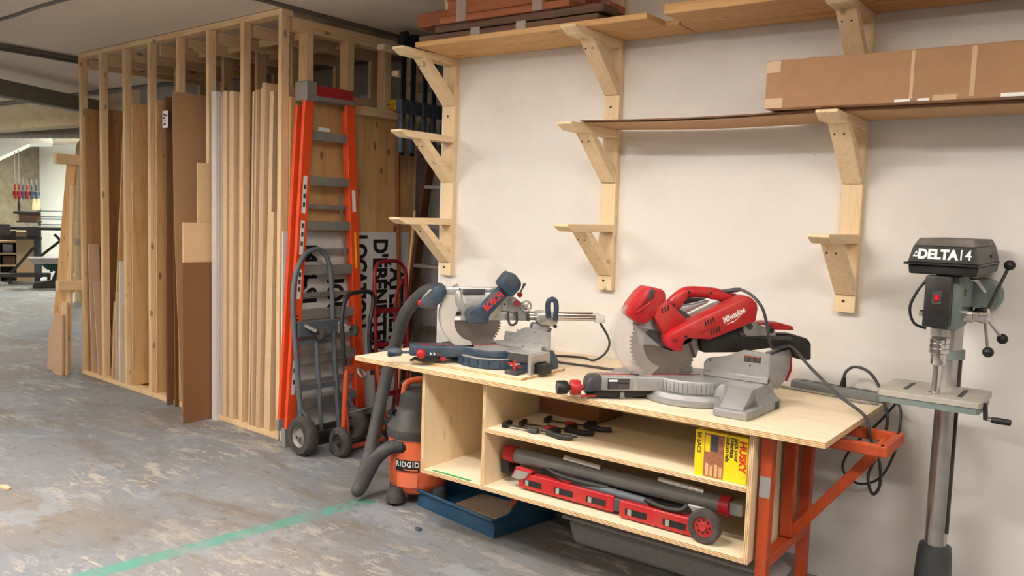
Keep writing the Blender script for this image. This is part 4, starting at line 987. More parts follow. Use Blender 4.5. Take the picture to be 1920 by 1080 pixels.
MB().lathe([(0.0, -0.016), (0.014, -0.02), (0.018, -0.012), (0.043, -0.012), (0.043, 0.012), (0, 0.012)], (0.46, -0.105, 0.068), (0, 1, 0), 22).build('wheel_hub', RED, whl, smooth=30)
for k in range(8):
    a = k * PI / 4; MB().cyl((0.46 + 0.026 * math.cos(a), -0.1175, 0.068 + 0.026 * math.sin(a)), (0.46 + 0.026 * math.cos(a), -0.1185, 0.068 + 0.026 * math.sin(a)), 0.005, n=6).build('hub_hole', BLACK, whl)
MB().prism([(0.37, 0.13), (0.45, 0.13), (0.48, 0.07), (0.45, 0.05), (0.42, 0.08)], -0.085, -0.07).build('wheel_bracket', GREYC, sd, bevel=0.004)
MB().tube(spline([(0.18, -0.07, 0.1), (0.26, -0.08, 0.09), (0.34, -0.08, 0.095), (0.37, -0.07, 0.12)], 5), 0.01, 8).build('pull_handle', DSTEEL, sd, smooth=50)
MB().tube(spline([(-0.36, -0.03, 0.12), (-0.25, -0.06, 0.105), (-0.12, -0.06, 0.1), (0.0, -0.05, 0.1)], 5), 0.016, 8).build('strap', BLACK, sd, smooth=50)

# grey tote under the cabinet
gt = thing('grey_tote', 'long pale grey plastic tote on the floor below the cabinet', 'tote', (-1.62, 3.55, 0))
mb = MB(); n = 0
lo = [(-0.5, -0.12), (0.5, -0.12), (0.5, 0.12), (-0.5, 0.12)]
vs = [(x, y, 0.0) for x, y in lo] + [(x * 1.06, y * 1.12, 0.13) for x, y in lo]
mb.add(vs, [(0, 1, 2, 3), (7, 6, 5, 4), (0, 4, 5, 1), (1, 5, 6, 2), (2, 6, 7, 3), (3, 7, 4, 0)]).build('tub', plain('pale_grey_plastic', rgb(150, 148, 146), 0.6), gt, bevel=0.03, seg=3, smooth=50)
B((-0.55, -0.15, 0.128), (0.55, 0.15, 0.145)).build('lid', plain('pale_grey_lid', rgb(164, 160, 158), 0.6), gt, bevel=0.006, seg=2, smooth=40)

# blue bin
bn = thing('parts_bin', 'large blue open-front plastic bin on the floor under the cabinet', 'bin', (-2.72, 3.5, 0), math.radians(-9))
PF = [(-0.21, 0.0), (0.22, 0.0), (0.24, 0.26), (0.06, 0.26), (-0.13, 0.1), (-0.24, 0.09)]
for s in (-1, 1):
    MB().prism(PF, s * 0.305 - 0.004, s * 0.305 + 0.004, lambda a, h, d: (d * (1 + 0.12 * h), a, h)).build('side_wall', BINBLUE, bn)
B((-0.305, -0.21, 0.0), (0.305, 0.22, 0.008)).build('bottom', BINBLUE, bn)
MB().bar((-0.307, -0.225, 0.045), (0.307, -0.225, 0.045), 0.008, 0.095, (0, 0, 1)).build('front_lip', BINBLUE, bn)
MB().bar((-0.307, 0.23, 0.13), (0.307, 0.23, 0.13), 0.008, 0.26).build('back_wall', BINBLUE, bn)
MB().cyl((-0.31, -0.24, 0.093), (0.31, -0.24, 0.093), 0.009, n=8).build('lip_rim', BINBLUE, bn, smooth=50)
for s in (-1, 1):
    MB().tube([(s * 0.308, -0.24, 0.092), (s * 0.309, -0.13, 0.103), (s * 0.314, 0.06, 0.262), (s * 0.314, 0.24, 0.262)], 0.007, 6).build('side_rim', BINBLUE, bn, smooth=50)
tag(B((-2.88, 3.4, 0.0092), (-2.52, 3.66, 0.03)).build('sawdust', plain('sawdust', rgb(120, 100, 80), 0.95, var=0.3, scale=60), bevel=0.012, seg=2), 'brown sawdust lying in the blue bin', 'sawdust')

# ================================================================== WET/DRY VACUUM
vc = thing('shop_vacuum', 'orange and black canister vacuum beside the cabinet with a long grey hose', 'vacuum', (-3.15, 3.42, 0))
MB().lathe([(0.0, 0.06), (0.13, 0.06), (0.15, 0.075), (0.165, 0.12), (0.172, 0.25), (0.172, 0.36), (0.178, 0.365), (0.178, 0.375), (0.16, 0.38)], n=36).build('drum', VACOR, vc, smooth=35)
MB().lathe([(0.18, 0.37), (0.183, 0.385), (0.183, 0.42), (0.165, 0.44), (0.15, 0.5), (0.12, 0.53), (0.11, 0.6), (0.085, 0.625), (0.0, 0.63)], n=36).build('lid', DGREY, vc, smooth=35)
for k in range(4):
    a = math.radians(-95 + k * 90)
    MB().lathe([(0.0, 0.0), (0.05, 0.0), (0.055, 0.02), (0.04, 0.075), (0.0, 0.085)], (0.165 * math.cos(a), 0.165 * math.sin(a), 0.02), n=14).build('caster_boot', DGREY, vc, smooth=45)
    MB().cyl((0.19 * math.cos(a) - 0.015 * math.sin(a), 0.19 * math.sin(a) + .015 * math.cos(a), 0.02), (0.19 * math.cos(a) + 0.015 * math.sin(a), 0.19 * math.sin(a) - .015 * math.cos(a), 0.02), 0.02, n=12).build('caster', BLACK, vc, smooth=40)
MB().tube(spline([(-0.06, -0.07, 0.6), (-0.05, -0.06, 0.66), (0.0, 0.0, 0.68), (0.05, 0.06, 0.66), (0.06, 0.07, 0.6)], 5), 0.018, 10).build('top_handle', VACOR, vc, smooth=50)
B((-0.1, -0.16, 0.49), (-0.06, -0.1, 0.515)).build('latch', BLACK, vc, bevel=0.004)
# front badge, curved with the drum
def dr(a, r, z): return (r * math.sin(a), -r * math.cos(a), z)
for nm, r, z0, z1, a0, a1, m in (('badge', 0.1745, 0.2, 0.262, -0.42, 0.42, BLACK), ('badge_rule', 0.1752, 0.206, 0.213, -0.1, 0.36, VACOR), ('front_panel', 0.1738, 0.11, 0.19, -0.35, 0.35, VACOR)):
    vs = []; fs = []; n = 10
    for k in range(n + 1):
        a = a0 + (a1 - a0) * k / n + 0.36
        vs += [dr(a, r, z0), dr(a, r, z1)]
    fs = [(2 * k, 2 * k + 2, 2 * k + 3, 2 * k + 1) for k in range(n)]
    MB().add(vs, fs).build(nm, m, vc, smooth=60)
adv = {'R': 0.68, 'I': 0.34, 'D': 0.74, 'G': 0.78}; em_ = 0.04; pos = -sum(adv[c] for c in 'RIDGID') * em_ / 2
for ch in 'RIDGID':
    a = 0.36 + (pos + adv[ch] * em_ / 2) / 0.1755; pos += adv[ch] * em_
    text('lettering', ch, em_ * 1.05, WHITE, vc, dr(a, 0.1757, 0.238), (math.cos(a), math.sin(a), 0), (0, 0, 1), 0.0008, 0.9)
hs = spline([(-2.93, 3.33, 1.19), (-3.05, 3.42, 1.195), (-3.2, 3.47, 1.155), (-3.36, 3.5, 1.02), (-3.46, 3.52, 0.81), (-3.5, 3.48, 0.57), (-3.45, 3.35, 0.29), (-3.395, 3.23, 0.11), (-3.36, 3.155, 0.062), (-3.325, 3.15, 0.1), (-3.29, 3.16, 0.17), (-3.24, 3.18, 0.265), (-3.18, 3.22, 0.325), (-3.13, 3.28, 0.33)], 8)
hs = [V(p) - V((-3.15, 3.42, 0)) for p in hs]
N = len(hs)
fine = []
for i in range(N - 1):
    for k in range(3): fine.append(hs[i].lerp(hs[i + 1], k / 3))
fine.append(hs[-1])
MB().tube(fine, [0.0365 + (0.0022 if i % 2 else 0) for i in range(len(fine))], 14).build('hose', HOSE, vc, smooth=60)
MB().cyl(hs[-3], hs[-1] + V((0.04, 0.06, 0.0)), 0.042, 0.046, 16).build('hose_cuff', BLACK, vc, smooth=50)

# ================================================================== DRILL PRESS
dp = thing('drill_press', 'floor-standing drill press with black belt guard and steel column by the wall', 'drill press', (-0.545, 3.63, 0))
B((-0.16, -0.33, 0), (0.16, 0.17, 0.05)).build('base_plate', TEAL, dp, bevel=0.01, seg=2)
MB().lathe([(0.085, 0.05), (0.075, 0.12), (0.062, 0.34), (0.058, 0.36), (0.045, 0.365)], n=24).build('column_socket', plain('dark_grey_iron', rgb(72, 76, 78), 0.55, 0.2, var=0.1), dp, smooth=35)
MB().cyl((0, 0, 0.3), (0, 0, 1.46), 0.0405, n=28).build('column', plain('worn_steel_column', rgb(190, 186, 182), 0.25, 0.85, var=0.2, scale=9), dp, smooth=50)
MB().bar((0.041, -0.012, 0.42), (0.041, -0.012, 1.12), 0.016, 0.008, (1, 0, 0)).build('gear_rack', DSTEEL, dp)
MB().cyl((0, 0, 1.115), (0, 0, 1.15), 0.052, n=24).build('rack_collar', TEAL, dp, smooth=40)
# table
tb = thing; TB = [(-0.185, -0.3), (0.145, -0.3), (0.155, -0.28), (0.155, -0.02), (0.145, 0.0), (-0.185, 0.0), (-0.195, -0.02), (-0.195, -0.28)]
table = MB().prism(TB, 0.984, 1.008, lambda a, b, d: (a, b, d)).build('table', plain('worn_cast_table', rgb(184, 178, 168), 0.5, 0.3, var=0.08, scale=10, dirt=rgb(120, 116, 112), dirt_amt=0.4), dp, bevel=0.003)
MB().prism([(a * 0.97 - .001, b * 0.97 - .004) for a, b in TB], 0.962, 0.9838, lambda a, b, d: (a, b, d)).build('table_rim', TEAL, dp)
for x in (-0.11, 0.075):
    MB().prism([(x - 0.008, -0.23), (x + 0.008, -0.23), (x + 0.008, -0.06), (x - 0.008, -0.06)], 1.0081, 1.0088, lambda a, b, d: (a, b, d)).build('table_slot', BLACK, table)
MB().cyl((-0.02, -0.2, 1.0081), (-0.02, -0.2, 1.0087), 0.014, n=14).build('table_hole', BLACK, table)
MB().prism([(-0.075, -0.06), (0.075, -0.06), (0.1, 0.02), (0.055, 0.06), (-0.055, 0.06), (-0.08, 0.0)], 0.925, 0.963, lambda a, b, d: (a, b, d)).build('table_bracket', TEAL, dp, bevel=0.01, seg=2, smooth=40)
B((0.03, -0.03, 0.93), (0.11, 0.03, 0.975)).build('crank_boss', TEAL, dp, bevel=0.012, seg=2, smooth=40)
MB().bar((0.158, -0.23, 1.0), (0.166, -0.24, 0.94), 0.014, 0.02, (0, 1, 0)).build('crank_arm', BLACK, dp)
MB().cyl((0.165, -0.24, 0.945), (0.185, -0.245, 0.945), 0.008, n=10).build('crank_pin', CHROME, dp, smooth=40)
MB().lathe([(0.0, 0.0), (0.01, 0.0), (0.012, 0.02), (0.011, 0.06), (0.0, 0.064)], (0.184, -0.245, 0.945), (1, -0.05, 0), 12).build('crank_grip', BLACK, dp, smooth=40)
# head casting and switch box
B((-0.035, -0.3, 1.255), (0.06, -0.06, 1.452)).build('head_casting', TEAL, dp, bevel=0.014, seg=2, smooth=40)
B((-0.05, -0.1, 1.27), (0.055, 0.06, 1.44)).build('column_clamp', TEAL, dp, bevel=0.02, seg=2, smooth=40)
B((0.0605, -0.2, 1.375), (0.063, -0.17, 1.4)).build('head_plate', DGREY, dp)
B((-0.045, -0.36, 1.27), (0.04, -0.3, 1.452)).build('switch_box', BLACK, dp, bevel=0.008, seg=2, smooth=40)
MB().prism([(-0.043, 1.27), (-0.043, 1.325), (0.04, 1.325), (0.04, 1.265)], -0.371, -0.358).build('box_cover', BLACK, dp, bevel=0.004)
B((-0.018, -0.3625, 1.352), (0.012, -0.36, 1.398)).build('switch_plate', DGREY, dp)
B((-0.011, -0.37, 1.362), (0.007, -0.362, 1.386)).build('power_switch', RED, dp, bevel=0.003)
MB().cyl((0.075, 0.06, 1.36), (0.075, 0.2, 1.36), 0.07, n=24).build('motor', TEAL, dp, smooth=40)
# belt guard: hipped cover with lower pan
def hip(x0, x1, y0, y1, z0, ix, iy0, iy1, z1):
    vs = [(x0, y0, z0), (x1, y0, z0), (x1, y1, z0), (x0, y1, z0), (x0 + ix, y0 + iy0, z1), (x1 - ix, y0 + iy0, z1), (x1 - ix, y1 - iy1, z1), (x0 + ix, y1 - iy1, z1)]
    return MB().add(vs, [(3, 2, 1, 0), (4, 5, 6, 7), (0, 1, 5, 4), (1, 2, 6, 5), (2, 3, 7, 6), (3, 0, 4, 7)])
GX0, GX1, GY0, GY1 = -0.108, 0.118, -0.36, 0.2
hip(GX0, GX1, GY0, GY1, 1.4955, 0.014, 0.012, 0.012, 1.557).build('belt_guard', BLACK, dp, bevel=0.004, seg=2)
hip(GX0 + 0.014, GX1 - 0.014, GY0 + 0.012, GY1 - 0.012, 1.557, 0.012, 0.035, 0.03, 1.583).build('guard_top', plain('dusty_black', rgb(96, 92, 86), 0.7, var=0.3, scale=14, dirt=rgb(160, 152, 142), dirt_amt=0.7), dp, bevel=0.003)
B((GX0 - 0.012, GY0 - 0.008, 1.488), (GX1 + 0.003, GY1 + 0.004, 1.4955)).build('guard_rim', BLACK, dp, bevel=0.002)
hip(GX0 + 0.006, GX1 - 0.004, GY0 + 0.008, GY1 - 0.008, 1.455, -0.004, -0.004, -0.004, 1.488).build('guard_pan', BLACK, dp, bevel=0.004)
B((GX1 - 0.004, -0.02, 1.515), (GX1 - 0.001, 0.05, 1.527)).build('guard_latch', BLACK, dp)
nrm_t = V((0, 0.012, 0.0615)).normalized()
text('lettering', 'DELTA', 0.047, WHITE, dp, (-0.012, GY0 + 0.0042, 1.5255), (1, 0, 0), nrm_t, 0.0024, 0.9)
text('lettering', '14', 0.052, WHITE, dp, (0.074, GY0 + 0.0042, 1.5265), (1, 0, 0), nrm_t, 0.0002, 0.85)
for (tx, tz) in ((-0.087, 1.517), (-0.076, 1.517), (-0.0815, 1.528)):
    MB().prism([(tx - 0.0055, tz - 0.0005), (tx + 0.0055, tz - 0.0005), (tx, tz + 0.0095)], GY0 + 0.0025, GY0 + 0.008).build('logo_triangle', WHITE, dp)
# quill, chuck, bit
QX, QY = -0.005, -0.23
MB().cyl((QX, QY, 1.225), (QX, QY, 1.262), 0.033, n=24).build('quill', ALU, dp, smooth=40)
MB().lathe([(0.0, 1.118), (0.024, 1.118), (0.026, 1.125), (0.026, 1.158), (0.034, 1.162), (0.034, 1.176), (0.031, 1.178), (0.034, 1.181), (0.034, 1.195), (0.031, 1.197), (0.034, 1.2), (0.034, 1.212), (0.028, 1.22), (0.02, 1.226), (0, 1.226)], (QX, QY, 0), n=24).build('chuck', CHROME, dp, smooth=30)
MB().cyl((QX, QY, 1.01), (QX, QY, 1.12), 0.015, n=16).build('drill_bit', CHROME, dp, smooth=40)
# feed hub with three ball levers
HX, HY, HZ = 0.095, -0.2, 1.31
MB().lathe([(0.028, -0.04), (0.03, 0.0), (0.026, 0.003), (0.026, 0.02), (0.03, 0.022), (0.03, 0.045), (0.024, 0.05), (0.0, 0.05)], (HX, HY, HZ), (1, 0, 0), 22).build('feed_hub', CHROME, dp, smooth=35)
for dx, dy, dz, m in ((0.06, 0.05, 0.185, DSTEEL), (0.03, -0.08, -0.12, CHROME), (0.055, 0.07, -0.085, CHROME)):
    p1 = V((HX + 0.035 + dx, HY + dy, HZ + dz))
    lv = MB().tube([(HX + 0.035, HY, HZ), p1], 0.0055, 8).build('feed_lever', m, dp, smooth=50)
    MB().sphere(p1, 0.019).build('lever_ball', BLACK, lv, smooth=70)
MB().tube([(0.075, -0.22, 1.44), (0.1, -0.22, 1.435), (0.125, -0.2, 1.395)], 0.007, 8).build('tension_lever', CHROME, dp, smooth=50)
MB().lathe([(0.0, 0), (0.012, 0), (0.012, 0.012), (0.006, 0.014), (0.006, 0.03)], (-0.075, -0.25, 1.305), (1, 0, 0), 10).build('depth_stop', CHROME, dp, smooth=35)
B((-0.055, -0.28, 1.285), (-0.034, -0.23, 1.32)).build('depth_bracket', TEAL, dp, bevel=0.004)
MB().tube(spline([(-0.04, -0.34, 1.44), (-0.07, -0.35, 1.39), (-0.09, -0.35, 1.33), (-0.075, -0.34, 1.275), (-0.035, -0.33, 1.258)], 6), 0.005, 8).build('switch_cord', BLACK, dp, smooth=60)

# ================================================================== LADDER, SIGN, HAND TRUCKS
def re(d, off, z): return rk(off, d, z)      # rack end: d into the alcove, off towards the viewer
sg = thing('sign_board', 'large white sign board with black sideways lettering leaning on the rack end', 'sign', RO + V((0, 0, 0)), RZ)
B((0.022, 0.0, 0.0), (0.034, 1.16, 1.45)).build('board', SIGNW, sg)
for s, d, z, sz, bo in (('ATELIER', 1.03, 1.17, 0.19, 0.008), ("D'\u00c9B\u00c9NISTERIE", 0.86, 1.40, 0.19, 0.008), ('LOCATION', 0.665, 1.43, 0.17, 0.008), ('I IOU', 0.44, 1.2, 0.2, 0.008), ('M 4-SI', 0.2, 1.36, 0.2, 0.008)):
    text('lettering', s, sz, SIGNK, sg, (0.0346, d, z), (0, 0, -1), (0, 1, 0), bo, 0.8, align='LEFT')

ld = thing('step_ladder', 'tall orange folding stepladder with grey steps leaning on the sign board', 'ladder', RO, RZ)
def rail_pts(side, z, rear=False):
    t = z / 2.4
    d = (-0.03 + 0.155 * t) if side < 0 else (0.60 - 0.14 * t)
    x = 0.165 - 0.03 * t - (0.06 if rear else 0.0)
    return V((x, d + (0.0 if not rear else (-0.02 if side < 0 else 0.02)), z))
for side in (-1, 1):
    r = MB().bar(rail_pts(side, 0.055), rail_pts(side, 2.36), 0.075, 0.03, (1, 0, 0)).build('front_rail', SAFOR, ld, bevel=0.003)
    MB().bar(rail_pts(side, 0.1, True) + V((-0.005, 0, 0)), rail_pts(side, 2.3, True) + V((-0.005, 0, 0)), 0.06, 0.028, (1, 0, 0)).build('rear_rail', SAFOR, ld, bevel=0.003)
    p = rail_pts(side, 0.0)
    MB().prism([(p.y - 0.05, 0.0), (p.y + 0.05, 0.0), (p.y + 0.05, 0.1), (p.y - 0.05, 0.13)], p.x - 0.02, p.x + 0.024, lambda a, h, d: (d, a, h)).build('foot', ALU, ld, bevel=0.004)
    q = rail_pts(side, 0.0, True)
    MB().prism([(q.y - 0.035, 0.1), (q.y + 0.035, 0.1), (q.y + 0.035, 0.18), (q.y - 0.035, 0.18)], q.x - 0.018, q.x + 0.014, lambda a, h, d: (d, a, h)).build('rear_foot', ALU, ld, bevel=0.004)
for k in range(1, 8):
    z = 0.305 * k; a, b = rail_pts(-1, z), rail_pts(1, z)
    B((a.x - 0.075, a.y + 0.036, z - 0.005), (a.x + 0.012, b.y - 0.036, z)).build('step', ALUD, ld)
    B((a.x + 0.008, a.y + 0.036, z - 0.06), (a.x + 0.014, b.y - 0.036, z)).build('step_nose', ALUD, ld)
    if k in (1, 2, 3, 4, 5):
        a, b = rail_pts(-1, z + 0.1, True), rail_pts(1, z + 0.1, True)
        MB().bar((a.x, a.y + 0.03, z + 0.1), (b.x, b.y - 0.03, z + 0.1), 0.02, 0.03).build('rear_bar', ALUD, ld)
for z0, z1, side in ((0.12, 0.3, -1), (0.12, 0.3, 1)):
    a = rail_pts(side, z0); b = rail_pts(side, z1)
    MB().bar((a.x, a.y - side * 0.04, z0 + 0.12), (b.x, b.y - side * 0.11, z1 + 0.02), 0.004, 0.015, (1, 0, 0)).build('corner_brace', ALU, ld)
B((0.04, 0.1, 2.36), (0.165, 0.485, 2.44)).build('top_cap', plain('red_top_cap', rgb(168, 34, 34), 0.5, var=0.15, dirt=rgb(110, 70, 64), dirt_amt=0.4), ld, bevel=0.006)
B((0.038, 0.08, 2.33), (0.168, 0.17, 2.46)).build('cap_plate', ALUD, ld, bevel=0.006)
B((0.038, 0.17, 2.34), (0.17, 0.49, 2.37)).build('cap_edge', ALUD, ld, bevel=0.003)
def sticker(side, z0, z1, m, w=0.035, dd=0.0):
    a, b = rail_pts(side, z0), rail_pts(side, z1)
    MB().bar(a + V((0.0155, dd, 0)), b + V((0.0155, dd, 0)), w, 0.0012, (1, 0, 0)).build('sticker', m, ld)
for z0, z1 in ((1.58, 1.83), (1.3, 1.53), (1.0, 1.2), (0.35, 0.58)): sticker(-1, z0, z1, WHITE, 0.03)
sticker(-1, 1.22, 1.28, WHITE, 0.016); sticker(1, 1.6, 1.75, WHITE, 0.03); sticker(1, 1.2, 1.45, YELLOW, 0.016)
for k in range(9):
    z0 = 0.7 + k * 0.022; sticker(-1, z0, z0 + 0.012, SIGNK, 0.012)
for zc in (1.62, 1.68, 1.74, 1.36, 1.42, 1.48, 1.05, 1.1, 1.15, 0.42, 0.5):
    a, b = rail_pts(-1, zc), rail_pts(-1, zc + 0.03)
    MB().bar(a + V((0.0168, 0, 0)), b + V((0.0168, 0, 0)), 0.018, 0.0008, (1, 0, 0)).build('sticker_print', DGREY, ld)
p = rail_pts(1, 1.5)
MB().bar((0.1, p.y - 0.09, 1.72), (0.115, p.y - 0.03, 1.2), 0.02, 0.004, (1, 0, 0)).build('spreader', ALUD, ld)
B((0.14, 0.2, 2.14), (0.1415, 0.3, 2.165)).build('sticker', WHITE, ld)

def wheel(parent, x, y, r, w, tm, hm, name='wheel'):
    wl = MB().lathe([(r * 0.55, -w / 2), (r * 0.85, -w / 2), (r * 0.97, -w / 2 * 0.6), (r, 0), (r * 0.97, w / 2 * 0.6), (r * 0.85, w / 2), (r * 0.55, w / 2), (r * 0.55, -w / 2)], (x, y, r), (0, 1, 0), 28).build(name, tm, parent, smooth=40)
    MB().lathe([(0.0, -w * 0.55), (r * 0.14, -w * 0.55), (r * 0.18, -w * 0.3), (r * 0.42, -w * 0.22), (r * 0.56, -w * 0.4), (r * 0.56, w * 0.4), (0.0, w * 0.3)], (x, y, r), (0, 1, 0), 24).build('wheel_hub', hm, wl, smooth=30)
    return wl
# grey hand truck
g1 = thing('hand_truck', 'grey steel hand truck with big pneumatic tyres in front of the ladder', 'hand truck', (-4.27, 3.68, 0), RZ)
lean_ = lambda z: -0.02 - 0.12 * z
def fp(y, z): return (lean_(z), y, z)
ga = [fp(-0.14, 0.12), fp(-0.145, 0.6), fp(-0.15, 0.95), fp(-0.12, 1.15), fp(-0.05, 1.28), fp(0.04, 1.335), fp(0.12, 1.32), fp(0.17, 1.22), fp(0.175, 1.05), fp(0.17, 0.9), fp(0.165, 0.6), fp(0.165, 0.12)]
MB().tube(spline(ga, 5), 0.017, 12).build('frame_tube', GREYST, g1, smooth=50)
MB().tube([fp(0.02, 0.12), fp(0.02, 0.72)], 0.015, 10).build('centre_post', GREYST, g1, smooth=50)
for z in (0.42, 0.72): MB().bar(fp(-0.14, z), fp(0.16, z), 0.02, 0.03).build('crossbar', GREYST, g1)
B((-0.15, -0.13, 0.76), (-0.1, 0.2, 0.86)).build('upper_plate', GREYST, g1, bevel=0.004)
for y in (-0.02, 0.26):
    cs = MB().bar((-0.1, y - 0.06, 0.84), (-0.05, y, 0.8), 0.03, 0.02).build('caster_fork', ALUD, g1)
    MB().lathe([(0.0, -0.013), (0.038, -0.013), (0.043, 0), (0.038, 0.013), (0, 0.013)], (-0.04, y + 0.03, 0.78), (0, 1, 0), 18).build('caster', RUBBER, g1, smooth=40)
MB().bar((-0.05, 0.2, 0.4), (0.02, 0.3, 0.16), 0.02, 0.02).build('wheel_brace', GREYST, g1)
MB().bar((-0.05, -0.14, 0.3), (0.02, -0.1, 0.2), 0.02, 0.02).build('wheel_brace', GREYST, g1)
MB().cyl((0.02, -0.22, 0.13), (0.02, 0.26, 0.13), 0.011, n=10).build('axle', DSTEEL, g1, smooth=50)
wheel(g1, 0.02, -0.17, 0.13, 0.09, RUBBER, ALUD); wheel(g1, 0.02, 0.25, 0.13, 0.09, RUBBER, DSTEEL)
B((-0.06, -0.16, 0.02), (-0.045, 0.2, 0.16)).build('toe_plate', DSTEEL, g1)
# orange hand truck with black loop handle
g2_ = thing('hand_truck', 'orange hand truck with a black loop handle and small wheels', 'hand truck', (-4.06, 3.83, 0), RZ)
for y in (-0.13, 0.19):
    MB().tube([(0.0, y * 1.15, 0.1), (-0.01, y, 0.35), (-0.03, y * 0.8, 0.56)], 0.019, 10).build('frame_tube', ORANGE, g2_, smooth=50)
    MB().tube([(0.015, y * 0.85, 0.1), (-0.0, y * 0.98, 0.33)], 0.01, 8).build('frame_stay', ORANGE, g2_, smooth=50)
MB().bar((-0.03, -0.12, 0.56), (-0.03, 0.19, 0.56), 0.02, 0.05).build('crossbar', ORANGE, g2_)
MB().tube([(-0.0, -0.1, 0.28), (-0.0, 0.16, 0.29)], 0.006, 8).build('tie_rod', ALU, g2_, smooth=50)
MB().bar((0.0, -0.14, 0.045), (0.0, 0.2, 0.045), 0.03, 0.02).build('crossbar', ORANGE, g2_)
hp = [(-0.03, -0.11, 0.5), (-0.06, -0.115, 0.75), (-0.09, -0.1, 0.93), (-0.11, -0.04, 1.04), (-0.115, 0.04, 1.06), (-0.115, 0.14, 1.06), (-0.112, 0.18, 1.03), (-0.1, 0.17, 0.95), (-0.09, 0.14, 0.86), (-0.07, 0.12, 0.7), (-0.03, 0.12, 0.5)]
MB().tube(spline(hp, 5), 0.015, 10).build('loop_handle', BLACK, g2_, smooth=50)
MB().cyl((0.015, -0.2, 0.1), (0.015, 0.24, 0.1), 0.008, n=8).build('axle', DSTEEL, g2_, smooth=50)
wheel(g2_, 0.015, -0.18, 0.1, 0.055, RUBBER, DSTEEL); wheel(g2_, 0.015, 0.22, 0.1, 0.055, RUBBER, DSTEEL)
MB().torus((0.0, 0.0, 0.53), 0.035, 0.01, (0.6, 0.3, 0.6), 16, 8).build('hook_ring', ALUD, g2_, smooth=60)
B((0.0, -0.13, 0.02), (0.012, 0.18, 0.036)).build('toe_plate', DSTEEL, g2_)
# dark red hand truck
g3 = thing('hand_truck', 'dark red hand truck with a looped frame standing deepest in the corner', 'hand truck', (-4.22, 4.3, 0), RZ)
ra = [(0, -0.15, 0.1), (-0.03, -0.15, 0.6), (-0.06, -0.15, 1.1), (-0.075, -0.13, 1.2), (-0.08, -0.08, 1.245), (-0.08, 0.06, 1.25), (-0.075, 0.13, 1.21), (-0.06, 0.15, 1.1), (-0.03, 0.15, 0.6), (0, 0.15, 0.1)]
MB().tube(spline(ra, 5), 0.014, 10).build('frame_tube', REDD, g3, smooth=50)
MB().tube(spline([(-0.075, 0.13, 1.12), (-0.065, 0.06, 1.0), (-0.05, 0.04, 0.85), (-0.03, 0.04, 0.5), (0.0, 0.04, 0.12)], 5), 0.012, 8).build('frame_stay', REDD, g3, smooth=50)
for z in (0.3, 0.66, 0.9): MB().bar((-0.05 * z, -0.15, z), (-0.05 * z, 0.15, z), 0.015, 0.035).build('crossbar', REDD, g3)
wheel(g3, 0.02, -0.2, 0.12, 0.07, RUBBER, DSTEEL); wheel(g3, 0.02, 0.2, 0.12, 0.07, RUBBER, DSTEEL)
MB().cyl((0.02, -0.22, 0.12), (0.02, 0.22, 0.12), 0.009, n=8).build('axle', DSTEEL, g3, smooth=50)

# ================================================================== ALCOVE BESIDE THE RACK
def lad(name, label, x0, x1, y0, y1, H, rm, sm, n, sw=0.09):
    t = thing(name, label, 'ladder', ((x0 + x1) / 2, y0, 0))
    w = (x1 - x0) / 2
    for s in (-1, 1):
        MB().bar((s * w, 0, 0), (s * w * 0.72, y1 - y0, H), 0.03, 0.085, (0, 1, 0)).build('rail', rm, t, bevel=0.003)
    for k in range(1, n):
        f = k / n; ww = w * (1 - 0.28 * f) - 0.012
        B((-ww, (y1 - y0) * f - sw / 2, H * f - 0.025), (ww, (y1 - y0) * f + sw / 2, H * f)).build('step', sm, t, bevel=0.002)
    MB().box((0, y1 - y0, H + 0.012), (w * 1.6, 0.16, 0.024)).build('top_cap', sm, t, bevel=0.003)
    return t
lad('old_step_ladder', 'old dark brown stepladder with dull metal steps in the dark corner', -4.52, -3.88, 4.62, 4.88, 2.12, wood('dark_stained_wood', rgb(98, 60, 34), rgb(66, 40, 24), 2), ALUD, 7)
tag(MB().tube([(-4.5, 4.66, 0.0), (-4.535, 4.6, 2.2)], 0.016, 10).build('wooden_rod', COPPER, smooth=50), 'brown wooden rod leaning beside the plywood rack end', 'rod', 'rods leaning in the corner')
tag(MB().tube([(-4.42, 4.52, 0.0), (-4.3, 4.56, 1.62)], 0.01, 8).build('wooden_rod', PLANK[2], smooth=50), 'thin pale rod leaning in front of the old stepladder', 'rod', 'rods leaning in the corner')
for x0, x1, h, lab in ((-5.62, -5.28, 2.62, 'tall white panel standing against the alcove wall, left one'), (-5.12, -4.5, 2.6, 'tall white panel standing against the alcove wall, right one')):
    tag(B((x0, 5.22, 0), (x1, 5.24, h)).build('white_panel', MELAM), lab, 'panel', 'white panels in the alcove')
ch = thing('clamp_hanger', 'pine wall hanger with two long arms holding dark clamps', 'clamp rack', (-4.4, 5.29, 2.2))
B((-0.0445, -0.04, 0), (0.0445, -0.001, 0.66)).build('upright', NEWPINE[2], ch, bevel=0.002)
B((-0.07, -0.98, 0.56), (0.0, -0.04, 0.6)).build('arm', NEWPINE[1], ch, bevel=0.003)
B((-0.04, -0.86, 0.39), (0.03, -0.04, 0.43)).build('arm', NEWPINE[1], ch, bevel=0.003)
CLD = plain('clamp_dark', rgb(30, 34, 40), 0.5, 0.2, var=0.2)
CLG = plain('clamp_grip', rgb(70, 78, 88), 0.5, 0.1, var=0.2)
